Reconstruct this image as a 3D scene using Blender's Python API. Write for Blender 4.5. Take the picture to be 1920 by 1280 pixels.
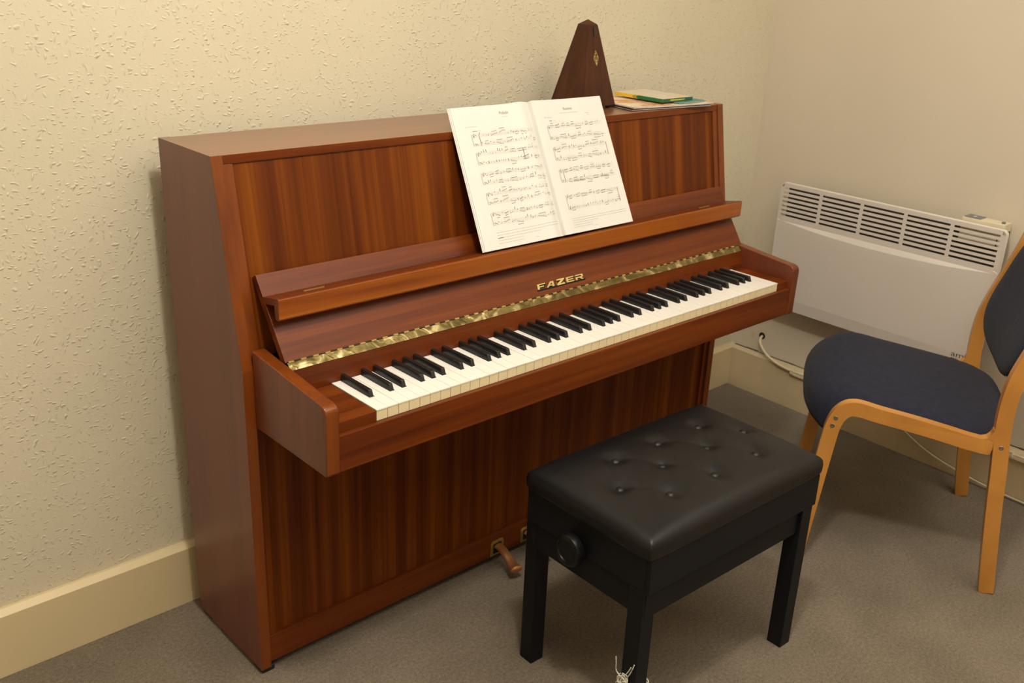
import bpy, bmesh, math, random
from math import pi, sin, cos, radians
from mathutils import Vector, Matrix

# ------------------------------------------------------------------ clearing
for o in list(bpy.data.objects):
    bpy.data.objects.remove(o, do_unlink=True)
SC = bpy.context.scene
COL = SC.collection
random.seed(11)

# ------------------------------------------------------------------ camera
cam_d = bpy.data.cameras.new('camera')
cam = bpy.data.objects.new('camera', cam_d)
COL.objects.link(cam)
cam.location = (-0.7519, -1.8607, 1.4000)
cam.rotation_mode = 'XYZ'
cam.rotation_euler = (1.1975, -0.0407, -0.7367)
cam_d.sensor_fit = 'HORIZONTAL'
cam_d.sensor_width = 36.0
cam_d.lens = 36.0 * 1827.9 / 1920.0
cam_d.clip_start = 0.02
cam_d.dof.use_dof = True
cam_d.dof.focus_distance = 1.95
cam_d.dof.aperture_fstop = 7.0
SC.camera = cam

# ------------------------------------------------------------------ world, lamp, exposure
w = bpy.data.worlds.new('room_world')
SC.world = w
w.use_nodes = True
w.node_tree.nodes['Background'].inputs[0].default_value = (0.9, 0.8, 0.62, 1)
w.node_tree.nodes['Background'].inputs[1].default_value = 0.02

LAMP = (-0.065, -1.32, 2.46)
ld = bpy.data.lights.new('ceiling_bulb', 'POINT')
ld.energy = 66
ld.color = (1.0, 0.94, 0.825)
ld.shadow_soft_size = 0.085
lo = bpy.data.objects.new('ceiling_bulb', ld)
lo.location = LAMP
COL.objects.link(lo)
# added soft fill below the ceiling, no real fitting: weakens shadows, brightens the right
ad = bpy.data.lights.new('soft_fill', 'AREA')
ad.shape = 'RECTANGLE'
ad.size, ad.size_y = 1.9, 1.3
ad.energy = 30
ad.color = (1.0, 0.94, 0.825)
ao = bpy.data.objects.new('soft_fill', ad)
ao.location = (0.95, -2.05, 2.58)
COL.objects.link(ao)

SC.view_settings.view_transform = 'Standard'
SC.view_settings.look = 'None'
SC.view_settings.gamma = 1.0
SC.view_settings.use_curve_mapping = False
SC.view_settings.exposure = 0.07

# ------------------------------------------------------------------ material helpers
def new_mat(name):
    m = bpy.data.materials.new(name)
    m.use_nodes = True
    nt = m.node_tree
    b = nt.nodes['Principled BSDF']
    return m, nt, b

def N(nt, typ, **kw):
    n = nt.nodes.new(typ)
    for k, v in kw.items():
        setattr(n, k, v)
    return n

def L(nt, a, b):
    nt.links.new(a, b)

def coords(nt, scale=(1, 1, 1), rot=(0, 0, 0)):
    tc = N(nt, 'ShaderNodeTexCoord')
    mp = N(nt, 'ShaderNodeMapping')
    mp.inputs['Scale'].default_value = scale
    mp.inputs['Rotation'].default_value = rot
    L(nt, tc.outputs['Object'], mp.inputs['Vector'])
    return mp.outputs['Vector']

def noise(nt, vec, scale, detail=3, rough=0.5, dist=0.0):
    n = N(nt, 'ShaderNodeTexNoise')
    n.inputs['Scale'].default_value = scale
    n.inputs['Detail'].default_value = detail
    n.inputs['Roughness'].default_value = rough
    n.inputs['Distortion'].default_value = dist
    L(nt, vec, n.inputs['Vector'])
    return n.outputs['Fac']

def ramp(nt, fac, stops):
    r = N(nt, 'ShaderNodeValToRGB')
    els = r.color_ramp.elements
    els[0].position, els[0].color = stops[0][0], (*stops[0][1], 1)
    els[1].position, els[1].color = stops[-1][0], (*stops[-1][1], 1)
    for p, c in stops[1:-1]:
        e = els.new(p)
        e.color = (*c, 1)
    L(nt, fac, r.inputs['Fac'])
    return r.outputs['Color']

def mathn(nt, op, a, b):
    n = N(nt, 'ShaderNodeMath', operation=op)
    for i, v in enumerate((a, b)):
        if isinstance(v, (int, float)):
            n.inputs[i].default_value = v
        else:
            L(nt, v, n.inputs[i])
    return n.outputs[0]

def bump(nt, b, height, strength, dist):
    n = N(nt, 'ShaderNodeBump')
    n.inputs['Strength'].default_value = strength
    n.inputs['Distance'].default_value = dist
    L(nt, height, n.inputs['Height'])
    L(nt, n.outputs['Normal'], b.inputs['Normal'])

def plain(name, col, rough=0.5, metal=0.0, spec=0.5, mott=0.06, mscale=30, bmp=0.0, coat=0.0):
    m, nt, b = new_mat(name)
    v = coords(nt)
    f = noise(nt, v, mscale, 3)
    c0 = tuple(x * (1 - mott) for x in col)
    c1 = tuple(min(1, x * (1 + mott)) for x in col)
    L(nt, ramp(nt, f, [(0.3, c0), (0.7, c1)]), b.inputs['Base Color'])
    b.inputs['Roughness'].default_value = rough
    b.inputs['Metallic'].default_value = metal
    b.inputs['Specular IOR Level'].default_value = spec
    b.inputs['Coat Weight'].default_value = coat
    b.inputs['Coat Roughness'].default_value = 0.15
    if bmp:
        bump(nt, b, noise(nt, v, 900, 2), bmp, 0.0006)
    return m

def wood(name, grain, dark, mid, light, rough=0.36, coat=0.25, coat_r=0.22, band=1.0, seed=0.0, fine=0.5, spec=0.4):
    """ribbon-figured veneer; grain = 'x','y' or 'z' axis the fibres follow"""
    m, nt, b = new_mat(name)
    s = {'x': (0.03, 1, 1), 'y': (1, 0.03, 1), 'z': (1, 1, 0.016), 'f': (1, 0.012, 0.016), 'b': (1, 0.09, 0.09)}[grain]
    tc = N(nt, 'ShaderNodeTexCoord')
    mp = N(nt, 'ShaderNodeMapping')
    mp.inputs['Scale'].default_value = s
    mp.inputs['Location'].default_value = (seed, seed * 1.7, seed * 0.6)
    L(nt, tc.outputs['Object'], mp.inputs['Vector'])
    v = mp.outputs['Vector']
    n1 = noise(nt, v, 34 * band, 1.5, 0.5, 0.0)
    n2 = noise(nt, v, 110 * band, 3, 0.6, 0.0)
    n3 = noise(nt, v, 420, 2, 0.6, 0.0)
    a = mathn(nt, 'MULTIPLY', n1, 0.62)
    c = mathn(nt, 'MULTIPLY', n2, 0.38)
    d = mathn(nt, 'ADD', a, c)
    e = mathn(nt, 'MULTIPLY', mathn(nt, 'SUBTRACT', n3, 0.5), 0.10 * fine)
    g = mathn(nt, 'ADD', d, e)
    L(nt, ramp(nt, g, [(0.33, dark), (0.50, mid), (0.67, light)]), b.inputs['Base Color'])
    b.inputs['Roughness'].default_value = rough
    b.inputs['Coat Weight'].default_value = coat
    b.inputs['Specular IOR Level'].default_value = spec
    b.inputs['Coat Roughness'].default_value = coat_r
    bump(nt, b, n3, 0.05, 0.0005)
    return m

# sapele / mahogany veneers of the piano
DK, MD, LT = (0.105, 0.022, 0.0035), (0.195, 0.048, 0.007), (0.30, 0.085, 0.012)
W_FRONT = wood('veneer_vertical', 'f', (0.066, 0.0115, 0.0008), (0.120, 0.0250, 0.0010), (0.195, 0.050, 0.0015), coat=0.0, rough=0.45, spec=0.2)
W_SIDE = wood('veneer_side', 'z', (0.112, 0.023, 0.009), (0.137, 0.030, 0.012), (0.162, 0.037, 0.015), rough=0.38, coat=0.42, coat_r=0.36, band=0.9)
W_TOP = wood('veneer_top', 'x', (0.14, 0.04, 0.014), (0.18, 0.055, 0.018), (0.22, 0.07, 0.024), rough=0.38, coat=0.9, coat_r=0.3)
W_LONG = wood('veneer_lengthwise', 'x', (0.075, 0.012, 0.0010), (0.124, 0.0235, 0.0016), (0.185, 0.041, 0.0026), rough=0.40, coat=0.03, spec=.30, seed=3.1)
W_LIP = wood('veneer_lip', 'x', (0.18, 0.037, 0.0025), (0.28, 0.070, 0.004), (0.36, 0.105, 0.006), rough=0.34, coat=0.3, seed=7.3)
W_EDGE = wood('veneer_edge', 'z', (0.12, 0.025, 0.002), (0.16, 0.035, 0.003), (0.20, 0.047, 0.004), rough=0.36, coat=0.15, seed=5.2)
W_METR = wood('metronome_walnut', 'z', (0.038, 0.012, 0.005), (0.058, 0.018, 0.007), (0.08, 0.025, 0.010), rough=0.45, coat=0.0, spec=0.22, seed=1.3)
W_BEECH = wood('beech', 'b', (0.44, 0.185, 0.035), (0.53, 0.235, 0.047), (0.60, 0.28, 0.060), rough=0.35, coat=0.35, fine=0.8)

def brass_mat():
    m, nt, b = new_mat('brass_engine_turned')
    v = coords(nt, (1, 1, 1))
    f = noise(nt, v, 34, 2, 0.5, 0.8)
    L(nt, ramp(nt, f, [(0.36, (0.14, 0.105, 0.035)), (0.54, (0.26, 0.20, 0.075)), (0.70, (0.75, 0.62, 0.34))]), b.inputs['Base Color'])
    b.inputs['Metallic'].default_value = 0.85
    b.inputs['Roughness'].default_value = 0.34
    bump(nt, b, f, 0.5, 0.006)
    return m
BRASS_H = brass_mat()
BRASS = plain('brass', (0.70, 0.52, 0.20), 0.35, 0.85, mott=0.15)
GOLD = plain('gold_leaf', (0.62, 0.47, 0.17), 0.45, 0.3, mott=0.05)
OLDBRASS = plain('aged_brass', (0.42, 0.32, 0.10), 0.42, 0.75, mott=0.25)
COPPER = plain('worn_copper', (0.62, 0.30, 0.11), 0.33, 0.8, mott=0.2)
BLACKP = plain('black_paint', (0.0058, 0.0063, 0.0085), 0.5, spec=0.22)
DARK = plain('dark_gap', (0.004, 0.004, 0.004), 0.8)
EBONY = plain('ebony_key', (0.010, 0.010, 0.011), 0.28, spec=0.6)
IVORY = plain('white_key_top', (0.86, 0.835, 0.785), 0.22, mott=0.01)
KEYFRONT = plain('key_front', (0.77, 0.66, 0.42), 0.4, mott=0.03)
PAPER = plain('paper', (0.73, 0.72, 0.69), 0.75, mott=0.01, mscale=8)
INK = plain('ink', (0.045, 0.04, 0.035), 0.7)
INKF = plain('fine_ink', (0.42, 0.38, 0.32), 0.7)
BEARD = plain('black_rubber', (0.01, 0.01, 0.01), 0.6)

def wall_mat():
    m, nt, b = new_mat('woodchip_wallpaper')
    tc = N(nt, 'ShaderNodeTexCoord')
    # warp
    nz = N(nt, 'ShaderNodeTexNoise'); nz.inputs['Scale'].default_value = 30; nz.inputs['Detail'].default_value = 1
    L(nt, tc.outputs['Object'], nz.inputs['Vector'])
    sub = N(nt, 'ShaderNodeVectorMath', operation='SUBTRACT'); sub.inputs[1].default_value = (0.5, 0.5, 0.5)
    L(nt, nz.outputs['Color'], sub.inputs[0])
    sc = N(nt, 'ShaderNodeVectorMath', operation='SCALE'); sc.inputs['Scale'].default_value = 0.022
    L(nt, sub.outputs[0], sc.inputs[0])
    add = N(nt, 'ShaderNodeVectorMath', operation='ADD')
    L(nt, tc.outputs['Object'], add.inputs[0]); L(nt, sc.outputs[0], add.inputs[1])
    hs = []
    for i, (sx, sz, rot, scl, thr, rad) in enumerate([(1, 2.1, 0.5, 62, 0.20, 0.36), (2.2, 1, -0.35, 60, 0.20, 0.35), (1, 1.8, 1.1, 85, 0.2, 0.35)]):
        mp = N(nt, 'ShaderNodeMapping')
        mp.inputs['Rotation'].default_value = (0, rot, 0)
        mp.inputs['Scale'].default_value = (sx, 0.4, sz)
        mp.inputs['Location'].default_value = (i * 3.3, 0, i * 1.7)
        L(nt, add.outputs[0], mp.inputs['Vector'])
        vo = N(nt, 'ShaderNodeTexVoronoi')
        vo.inputs['Scale'].default_value = scl
        L(nt, mp.outputs['Vector'], vo.inputs['Vector'])
        mr = N(nt, 'ShaderNodeMapRange'); mr.interpolation_type = 'SMOOTHSTEP'
        mr.inputs['From Min'].default_value = rad
        mr.inputs['From Max'].default_value = rad * 0.25
        L(nt, vo.outputs['Distance'], mr.inputs['Value'])
        sep = N(nt, 'ShaderNodeSeparateColor')
        L(nt, vo.outputs['Color'], sep.inputs['Color'])
        gt = mathn(nt, 'GREATER_THAN', sep.outputs[0], thr)
        hs.append(mathn(nt, 'MULTIPLY', mathn(nt, 'MULTIPLY', mr.outputs['Result'], gt), sep.outputs[1]))
    h = mathn(nt, 'ADD', mathn(nt, 'ADD', hs[0], hs[1]), hs[2])
    lo_ = noise(nt, tc.outputs['Object'], 55, 3, 0.6)
    h = mathn(nt, 'ADD', h, mathn(nt, 'MULTIPLY', lo_, 0.25))
    bump(nt, b, h, 0.52, 0.0026)
    c = noise(nt, tc.outputs['Object'], 2.5, 3)
    L(nt, ramp(nt, c, [(0.3, (0.625, 0.570, 0.430)), (0.7, (0.65, 0.595, 0.452))]), b.inputs['Base Color'])
    b.inputs['Roughness'].default_value = 0.62
    b.inputs['Specular IOR Level'].default_value = 0.35
    return m
WALLPAPER = wall_mat()
def plaster_mat(name, c0, c1, st=0.25):
    m, nt, b = new_mat(name)
    v = coords(nt)
    L(nt, ramp(nt, noise(nt, v, 3.0, 3), [(0.3, c0), (0.7, c1)]), b.inputs['Base Color'])
    b.inputs['Roughness'].default_value = 0.6
    bump(nt, b, noise(nt, v, 60, 4, 0.6), st, 0.0015)
    return m
PLASTER = plaster_mat('painted_plaster', (0.62, 0.545, 0.435), (0.65, 0.575, 0.46))
CEILM = plaster_mat('ceiling_paint', (0.75, 0.72, 0.64), (0.78, 0.75, 0.67))
GLOSS = plain('cream_gloss_paint', (0.66, 0.545, 0.33), 0.32, mott=0.03, mscale=6)
GLOSS2 = plain('cream_gloss_paint_worn', (0.60, 0.49, 0.315), 0.36, mott=0.07, mscale=9)
GAP = plain('skirting_gap', (0.06, 0.045, 0.025), 0.8)

def carpet_mat():
    m, nt, b = new_mat('grey_brown_carpet')
    v = coords(nt)
    f1 = noise(nt, v, 480, 3, 0.7)
    f2 = noise(nt, v, 140, 3, 0.65)
    f3 = noise(nt, v, 5, 3)
    f = mathn(nt, 'ADD', mathn(nt, 'MULTIPLY', f1, 0.5), mathn(nt, 'ADD', mathn(nt, 'MULTIPLY', f2, 0.32), mathn(nt, 'MULTIPLY', f3, 0.18)))
    L(nt, ramp(nt, f, [(0.36, (0.088, 0.069, 0.047)), (0.5, (0.185, 0.149, 0.108)), (0.64, (0.31, 0.252, 0.188))]), b.inputs['Base Color'])
    b.inputs['Roughness'].default_value = 0.95
    b.inputs['Specular IOR Level'].default_value = 0.1
    b.inputs['Sheen Weight'].default_value = 0.15
    bump(nt, b, mathn(nt, 'ADD', f1, f2), 0.6, 0.004)
    return m
CARPET = carpet_mat()

def leather_mat():
    m, nt, b = new_mat('black_leatherette')
    v = coords(nt)
    vo = N(nt, 'ShaderNodeTexVoronoi'); vo.inputs['Scale'].default_value = 700
    L(nt, v, vo.inputs['Vector'])
    L(nt, ramp(nt, noise(nt, v, 12, 3), [(0.3, (0.0045, 0.0045, 0.0055)), (0.7, (0.0075, 0.0072, 0.008))]), b.inputs['Base Color'])
    b.inputs['Roughness'].default_value = 0.41
    b.inputs['Specular IOR Level'].default_value = 0.36
    bump(nt, b, vo.outputs['Distance'], 0.12, 0.0006)
    return m
LEATHER = leather_mat()
LEATHER_P = LEATHER

def fabric_mat():
    m, nt, b = new_mat('navy_wool_fabric')
    v = coords(nt)
    f = mathn(nt, 'ADD', mathn(nt, 'MULTIPLY', noise(nt, v, 600, 2, 0.7), 0.6), mathn(nt, 'MULTIPLY', noise(nt, v, 60, 3), 0.4))
    L(nt, ramp(nt, f, [(0.35, (0.010, 0.012, 0.026)), (0.65, (0.024, 0.026, 0.047))]), b.inputs['Base Color'])
    b.inputs['Roughness'].default_value = 0.9
    b.inputs['Sheen Weight'].default_value = 0.05
    b.inputs['Sheen Roughness'].default_value = 0.5
    b.inputs['Specular IOR Level'].default_value = 0.2
    bump(nt, b, noise(nt, v, 700, 2, 0.7), 0.35, 0.001)
    return m
FABRIC = fabric_mat()
HEATW = plain('white_powder_coat', (0.66, 0.60, 0.55), 0.38, mott=0.015, mscale=5)
HEATIN = plain('heater_inside', (0.07, 0.06, 0.05), 0.6)
CREAMPL = plain('cream_plastic', (0.68, 0.60, 0.44), 0.4)
GREYPL = plain('grey_display', (0.14, 0.15, 0.17), 0.25)
CABLE = plain('white_cable', (0.70, 0.60, 0.42), 0.45)
SCREW = plain('steel_screw', (0.30, 0.28, 0.24), 0.35, 0.9)

# ------------------------------------------------------------------ mesh helpers
ORIG = {}          # root name -> Vector of its location (parts are built in world coordinates)

def tag(o, label=None, cat=None, group=None, kind=None):
    if label: o['label'] = label
    if cat: o['category'] = cat
    if group: o['group'] = group
    if kind: o['kind'] = kind
    return o

def empty(name, loc, label, cat, group=None, rotz=0.0):
    o = bpy.data.objects.new(name, None)
    o.empty_display_size = 0.05
    COL.objects.link(o)
    o.location = loc
    o.rotation_euler = (0, 0, rotz)
    ORIG[o.name] = Vector(loc)
    return tag(o, label, cat, group)

def root_of(o):
    while o.parent:
        o = o.parent
    return o

def obj(name, bm, mats, parent=None, smooth=False, local=False, origin=None):
    """link bm as one mesh object; world coords unless local=True"""
    if parent is not None and not local:
        off = ORIG[root_of(parent).name]
        bmesh.ops.translate(bm, verts=bm.verts, vec=-off)
    if origin is not None:
        bmesh.ops.translate(bm, verts=bm.verts, vec=-Vector(origin))
    bmesh.ops.recalc_face_normals(bm, faces=bm.faces)
    me = bpy.data.meshes.new(name)
    bm.to_mesh(me)
    bm.free()
    if not isinstance(mats, (list, tuple)): mats = [mats]
    for m in mats: me.materials.append(m)
    if smooth:
        for p in me.polygons: p.use_smooth = True
        try:
            me.set_sharp_from_angle(angle=radians(38))
        except Exception:
            pass
    o = bpy.data.objects.new(name, me)
    COL.objects.link(o)
    if origin is not None:
        o.location = origin
        ORIG[o.name] = Vector(origin)
    if parent is not None:
        o.parent = parent
    return o

def struct(name, bm, mats, parent=None, smooth=False):
    o = obj(name, bm, mats, parent, smooth)
    if parent is None:
        o['kind'] = 'structure'
        ORIG[o.name] = Vector((0, 0, 0))
    return o

def add_box(bm, x0, x1, y0, y1, z0, z1, bev=0.0, seg=2, mi=0):
    vs = [bm.verts.new(p) for p in [(x0, y0, z0), (x1, y0, z0), (x1, y1, z0), (x0, y1, z0), (x0, y0, z1), (x1, y0, z1), (x1, y1, z1), (x0, y1, z1)]]
    fs = [bm.faces.new([vs[i] for i in f]) for f in [(0, 3, 2, 1), (4, 5, 6, 7), (0, 1, 5, 4), (1, 2, 6, 5), (2, 3, 7, 6), (3, 0, 4, 7)]]
    for f in fs: f.material_index = mi
    if bev:
        es = set(e for f in fs for e in f.edges)
        bmesh.ops.bevel(bm, geom=list(es), offset=bev, segments=seg, affect='EDGES', profile=0.6)
    return fs

def box(x0, x1, y0, y1, z0, z1, bev=0.0012, seg=2):
    bm = bmesh.new()
    add_box(bm, x0, x1, y0, y1, z0, z1, bev, seg)
    bmesh.ops.recalc_face_normals(bm, faces=bm.faces)
    return bm

def add_prism(bm, pts, a0, a1, axis='x', bev=0.0, seg=2, mi=0):
    """closed polygon pts extruded along axis. axis x: pts=(y,z); y: (x,z); z: (x,y)"""
    def P(p, a):
        return {'x': (a, p[0], p[1]), 'y': (p[0], a, p[1]), 'z': (p[0], p[1], a)}[axis]
    v0 = [bm.verts.new(P(p, a0)) for p in pts]
    v1 = [bm.verts.new(P(p, a1)) for p in pts]
    n = len(pts)
    fs = [bm.faces.new(v0), bm.faces.new(v1[::-1])]
    for i in range(n):
        fs.append(bm.faces.new([v0[i], v0[(i + 1) % n], v1[(i + 1) % n], v1[i]]))
    for f in fs: f.material_index = mi
    if bev:
        es = set(e for f in fs for e in f.edges)
        bmesh.ops.bevel(bm, geom=list(es), offset=bev, segments=seg, affect='EDGES', profile=0.6)
    return fs

def prism(pts, a0, a1, axis='x', bev=0.0012, seg=2):
    bm = bmesh.new()
    add_prism(bm, pts, a0, a1, axis, bev, seg)
    bmesh.ops.recalc_face_normals(bm, faces=bm.faces)
    return bm

def add_tube(bm, pts, rad, seg=10, cap=True, flat=1.0):
    """tube along a poly-line; rad number or list"""
    pts = [Vector(p) for p in pts]
    n = len(pts)
    rings = []
    up = Vector((0, 0, 1))
    prev = None
    for i, p in enumerate(pts):
        t = (pts[min(i + 1, n - 1)] - pts[max(i - 1, 0)]).normalized()
        if prev is None:
            a = t.cross(up)
            if a.length < 1e-3: a = t.cross(Vector((1, 0, 0)))
            a.normalize()
        else:
            a = (prev - t * prev.dot(t)).normalized()
        prev = a
        b = t.cross(a).normalized()
        r = rad[i] if isinstance(rad, (list, tuple)) else rad
        rings.append([bm.verts.new(p + a * (r * cos(2 * pi * k / seg)) + b * (r * flat * sin(2 * pi * k / seg))) for k in range(seg)])
    for i in range(n - 1):
        for k in range(seg):
            bm.faces.new([rings[i][k], rings[i][(k + 1) % seg], rings[i + 1][(k + 1) % seg], rings[i + 1][k]])
    if cap:
        bm.faces.new(rings[0][::-1])
        bm.faces.new(rings[-1])

def add_lathe(bm, prof, M, seg=24):
    """prof list of (r, h); M maps local (axis z) to world"""
    rings = []
    for r, h in prof:
        if r < 1e-6:
            rings.append([bm.verts.new(M @ Vector((0, 0, h)))])
        else:
            rings.append([bm.verts.new(M @ Vector((r * cos(2 * pi * k / seg), r * sin(2 * pi * k / seg), h))) for k in range(seg)])
    for a, b in zip(rings[:-1], rings[1:]):
        for k in range(seg):
            k2 = (k + 1) % seg
            if len(a) == 1 and len(b) == 1: continue
            if len(a) == 1: bm.faces.new([a[0], b[k], b[k2]])
            elif len(b) == 1: bm.faces.new([a[k2], a[k], b[0]])
            else: bm.faces.new([a[k], b[k], b[k2], a[k2]])

def catmull(pts, n=8):
    P = [Vector(p) for p in pts]
    P = [P[0] * 2 - P[1]] + P + [P[-1] * 2 - P[-2]]
    out = []
    for i in range(1, len(P) - 2):
        for k in range(n):
            t = k / n
            a, b, c, d = P[i - 1], P[i], P[i + 1], P[i + 2]
            out.append(0.5 * ((2 * b) + (c - a) * t + (2 * a - 5 * b + 4 * c - d) * t * t + (3 * b - a - 3 * c + d) * t ** 3))
    out.append(P[-2])
    return out

def text_tris(txt, size=1.0, shear=0.0, xs=1.0, bold=0.0):
    """built-in font outlines -> (verts2d, faces), unit height text"""
    cu = bpy.data.curves.new('tmp_text', 'FONT')
    cu.body = txt
    cu.size = size
    cu.shear = shear
    cu.offset = bold
    cu.resolution_u = 3
    ob = bpy.data.objects.new('tmp_text', cu)
    me = ob.to_mesh()
    vs = [(v.co.x * xs, v.co.y) for v in me.vertices]
    fs = [tuple(p.vertices) for p in me.polygons]
    ob.to_mesh_clear()
    bpy.data.objects.remove(ob)
    bpy.data.curves.remove(cu)
    return vs, fs

# ================================================================== THE ROOM
XL, XR, YB, YF, ZC = -1.75, 2.074, 0.0, -3.4, 2.64
SR = 0.0219                        # the right wall is a hair out of square
def xr(y, inset=0.0): return XR + SR * y - inset
struct('floor', box(XL - .1, XR + .15, YF - .1, YB + .1, -0.1, 0.0, 0), CARPET)
struct('ceiling', box(XL - .1, XR + .15, YF - .1, YB + .1, ZC, ZC + .1, 0), CEILM)
struct('wall_back', box(XL - .1, XR + .15, YB, YB + .1, 0, ZC, 0), WALLPAPER)
struct('wall_left', box(XL - .1, XL, YF - .1, YB, 0, ZC, 0), PLASTER)
struct('wall_front', box(XL, XR + .15, YF - .1, YF, 0, ZC, 0), PLASTER)
WR = struct('wall_right', prism([(xr(0), 0), (XR + .15, 0), (XR + .15, YF), (xr(YF), YF)], 0, ZC, 'z', 0), PLASTER)

BH, BT = 0.146, 0.0216
struct('baseboard_back', prism([(-0.0, 0.0), (-0.0, BH + .004), (-BT * .35, BH + .004), (-BT, BH - .006), (-BT, 0)], XL, XR + .05, 'x', 0.0006, 1), GLOSS)
bm = bmesh.new()
prof = [(0, 0), (0.03, 0), (0.03, BH + .002), (BT * .6, BH + .002), (0, BH - .006)]   # (inset into wall side, z) from its face
ya, yb = -BT, YF
vs = []
for y in (ya, yb):
    vs.append([bm.verts.new((xr(y, BT) + a, y, z)) for a, z in prof])
n = len(prof)
bm.faces.new(vs[0]); bm.faces.new(vs[1][::-1])
for i in range(n):
    bm.faces.new([vs[0][i], vs[0][(i + 1) % n], vs[1][(i + 1) % n], vs[1][i]])
BR = struct('baseboard_right', bm, GLOSS2)
# dark crack between the right skirting and the plaster
bm = bmesh.new()
for i in range(40):
    y0 = -0.02 - i * 0.05; y1 = y0 - 0.05
    z = BH + 0.002 + 0.001 * sin(i * 1.7)
    t = 0.0032 + 0.0012 * sin(i * 2.3)
    vv = [bm.verts.new(p) for p in [(xr(y0, .0015), y0, z), (xr(y1, .0015), y1, z), (xr(y1, .0015), y1, z + t), (xr(y0, .0015), y0, z + t)]]
    bm.faces.new(vv)
bmesh.ops.remove_doubles(bm, verts=bm.verts, dist=1e-5)
struct('skirting_gap', bm, GAP, WR)
# hole in the plaster where the cable comes out, and a plaster scar beside it
bm = bmesh.new()
M = Matrix.Translation((xr(-.124, .0006), -.124, .2115)) @ Matrix.Rotation(-pi / 2, 4, 'Y')
add_lathe(bm, [(0.0125, -0.0), (0.0105, 0.0015), (0.0095, 0.0), (0.0, -0.0001)], M, 18)
struct('cable_hole', bm, DARK, WR)
bm = bmesh.new()
M = Matrix.Translation((xr(-.087, .0003), -.087, .204)) @ Matrix.Rotation(-pi / 2, 4, 'Y') @ Matrix.Diagonal((1.1, .6, 1, 1))
add_lathe(bm, [(0.011, -0.0), (0.008, 0.001), (0.005, 0.0002), (0.0, 0.0001)], M, 14)
struct('plaster_scar', bm, GLOSS2, WR)

# ---- supply cable: out of the hole, down, along the skirting top, with clips
pts = [(xr(-.124, -.004), -.124, .2115), (xr(-.127, .012), -.127, .206), (xr(-.14, .024), -.137, .190), (xr(-.17, .030), -.17, .164),
       (xr(-.22, .032), -.22, .146), (xr(-.275, .030), -.275, .1385), (xr(-.34, .029), -.34, .139), (xr(-.55, .028), -.55, .1385),
       (xr(-.80, .028), -.80, .1395), (xr(-1.05, .028), -1.05, .1375), (xr(-1.5, .028), -1.5, .138)]
bm = bmesh.new()
add_tube(bm, catmull(pts, 8), 0.0045, 10)
cb = tag(obj('power_cable', bm, CABLE, smooth=True, origin=(2.03, -.2, .14)), 'cream cable leaving the wall hole and running along the skirting board', 'cable')
bm = bmesh.new()
for z in (0,):
    y0, y1 = -.285, -1.6
    q = [(xr(y0, BT + .012), y0), (xr(y0, BT + .0005), y0), (xr(y1, BT + .0005), y1), (xr(y1, BT + .012), y1)]
    add_prism(bm, q, .1255, .1345, 'z', .001)
tag(obj('cable_trunking', bm, CABLE, origin=(2.03, -.9, .128)), 'thin cream cable trunking stuck along the top of the right skirting', 'trunking')
for k, (yy, zz) in enumerate([(-.279, .137), (-1.015, .139)]):
    bm = bmesh.new()
    add_box(bm, xr(yy, .037), xr(yy, .022), yy - .006, yy + .006, zz - .008, zz + .007, .0015)
    tag(obj('cable_clip', bm, CABLE, origin=(xr(yy, .03), yy, zz)), ['small cream clip where the cable meets the skirting near the wall hole', 'small cream clip on the skirting right of the chair back leg'][k], 'cable clip', 'cable clips on the right skirting')
pts = [(xr(-.62, .028), -.62, .128), (xr(-.66, .030), -.66, .106), (xr(-.72, .031), -.72, .072), (xr(-.79, .032), -.79, .044), (xr(-.88, .032), -.88, .024), (xr(-1.0, .032), -1.0, .010), (xr(-1.2, .034), -1.2, .0055)]
bm = bmesh.new()
add_tube(bm, catmull(pts, 8), 0.0028, 8)
tag(obj('thin_wire', bm, CABLE, smooth=True, origin=(2.03, -.8, .05)), 'thin cream wire sagging down the skirting behind the chair legs', 'wire')

# ================================================================== THE PIANO
W, H, G = 1.4645, 1.0639, 0.0668
YBK = -G                   # back plane
YT = -0.278                # top front
YL = -0.3466               # lower front plane
ZK = 0.681
T = 0.0223
piano = empty('upright_piano', (W / 2, -0.2, 0), 'reddish brown upright piano with its key lid folded open and sheet music on it', 'piano')
def slope(z): return YT - (H - z) * (YT - YL) / (H - ZK) if z > ZK else YL

side_prof = [(YBK, 0.012), (YL, 0.012), (YL, ZK), (YT, H), (YBK, H)]
def side_panel(x0, x1):
    bm = prism(side_prof, x0, x1, 'x', 0.0009, 2)
    for f in bm.faces:
        if f.normal.y < -0.5: f.material_index = 1
        if f.normal.z > 0.7: f.material_index = 2
    return bm
for x0, x1 in ((0, T), (W - T, W)):
    bm = side_panel(x0, x1)
    bm.normal_update()
    for f in bm.faces:
        if f.normal.y < -0.5: f.material_index = 1
        if f.normal.z > 0.7: f.material_index = 2
    obj('side_panel', bm, [W_SIDE, W_EDGE, W_TOP], piano)
# lid on top, flush between the sides
bm = box(T + .0006, W - T - .0006, YT + .0008, YBK, H - .0165, H - .0006, .0007)
bm.normal_update()
for f in bm.faces:
    if f.normal.y < -0.5: f.material_index = 1
obj('top_lid', bm, [W_TOP, W_LONG], piano)
# back boards, closing the case
obj('back_board', box(T, W - T, YBK - .014, YBK - .002, .03, H - .017, 0), W_LONG, piano)
# upper front panel
zt, zb = H - .0165, 0.70
off = 0.007
bm = prism([(slope(zt) + off, zt), (slope(zb) + off, zb), (slope(zb) + off + .016, zb), (slope(zt) + off + .016, zt)], T + .0005, W - T - .0005, 'x', 0)
obj('upper_panel', bm, W_FRONT, piano)
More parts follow.
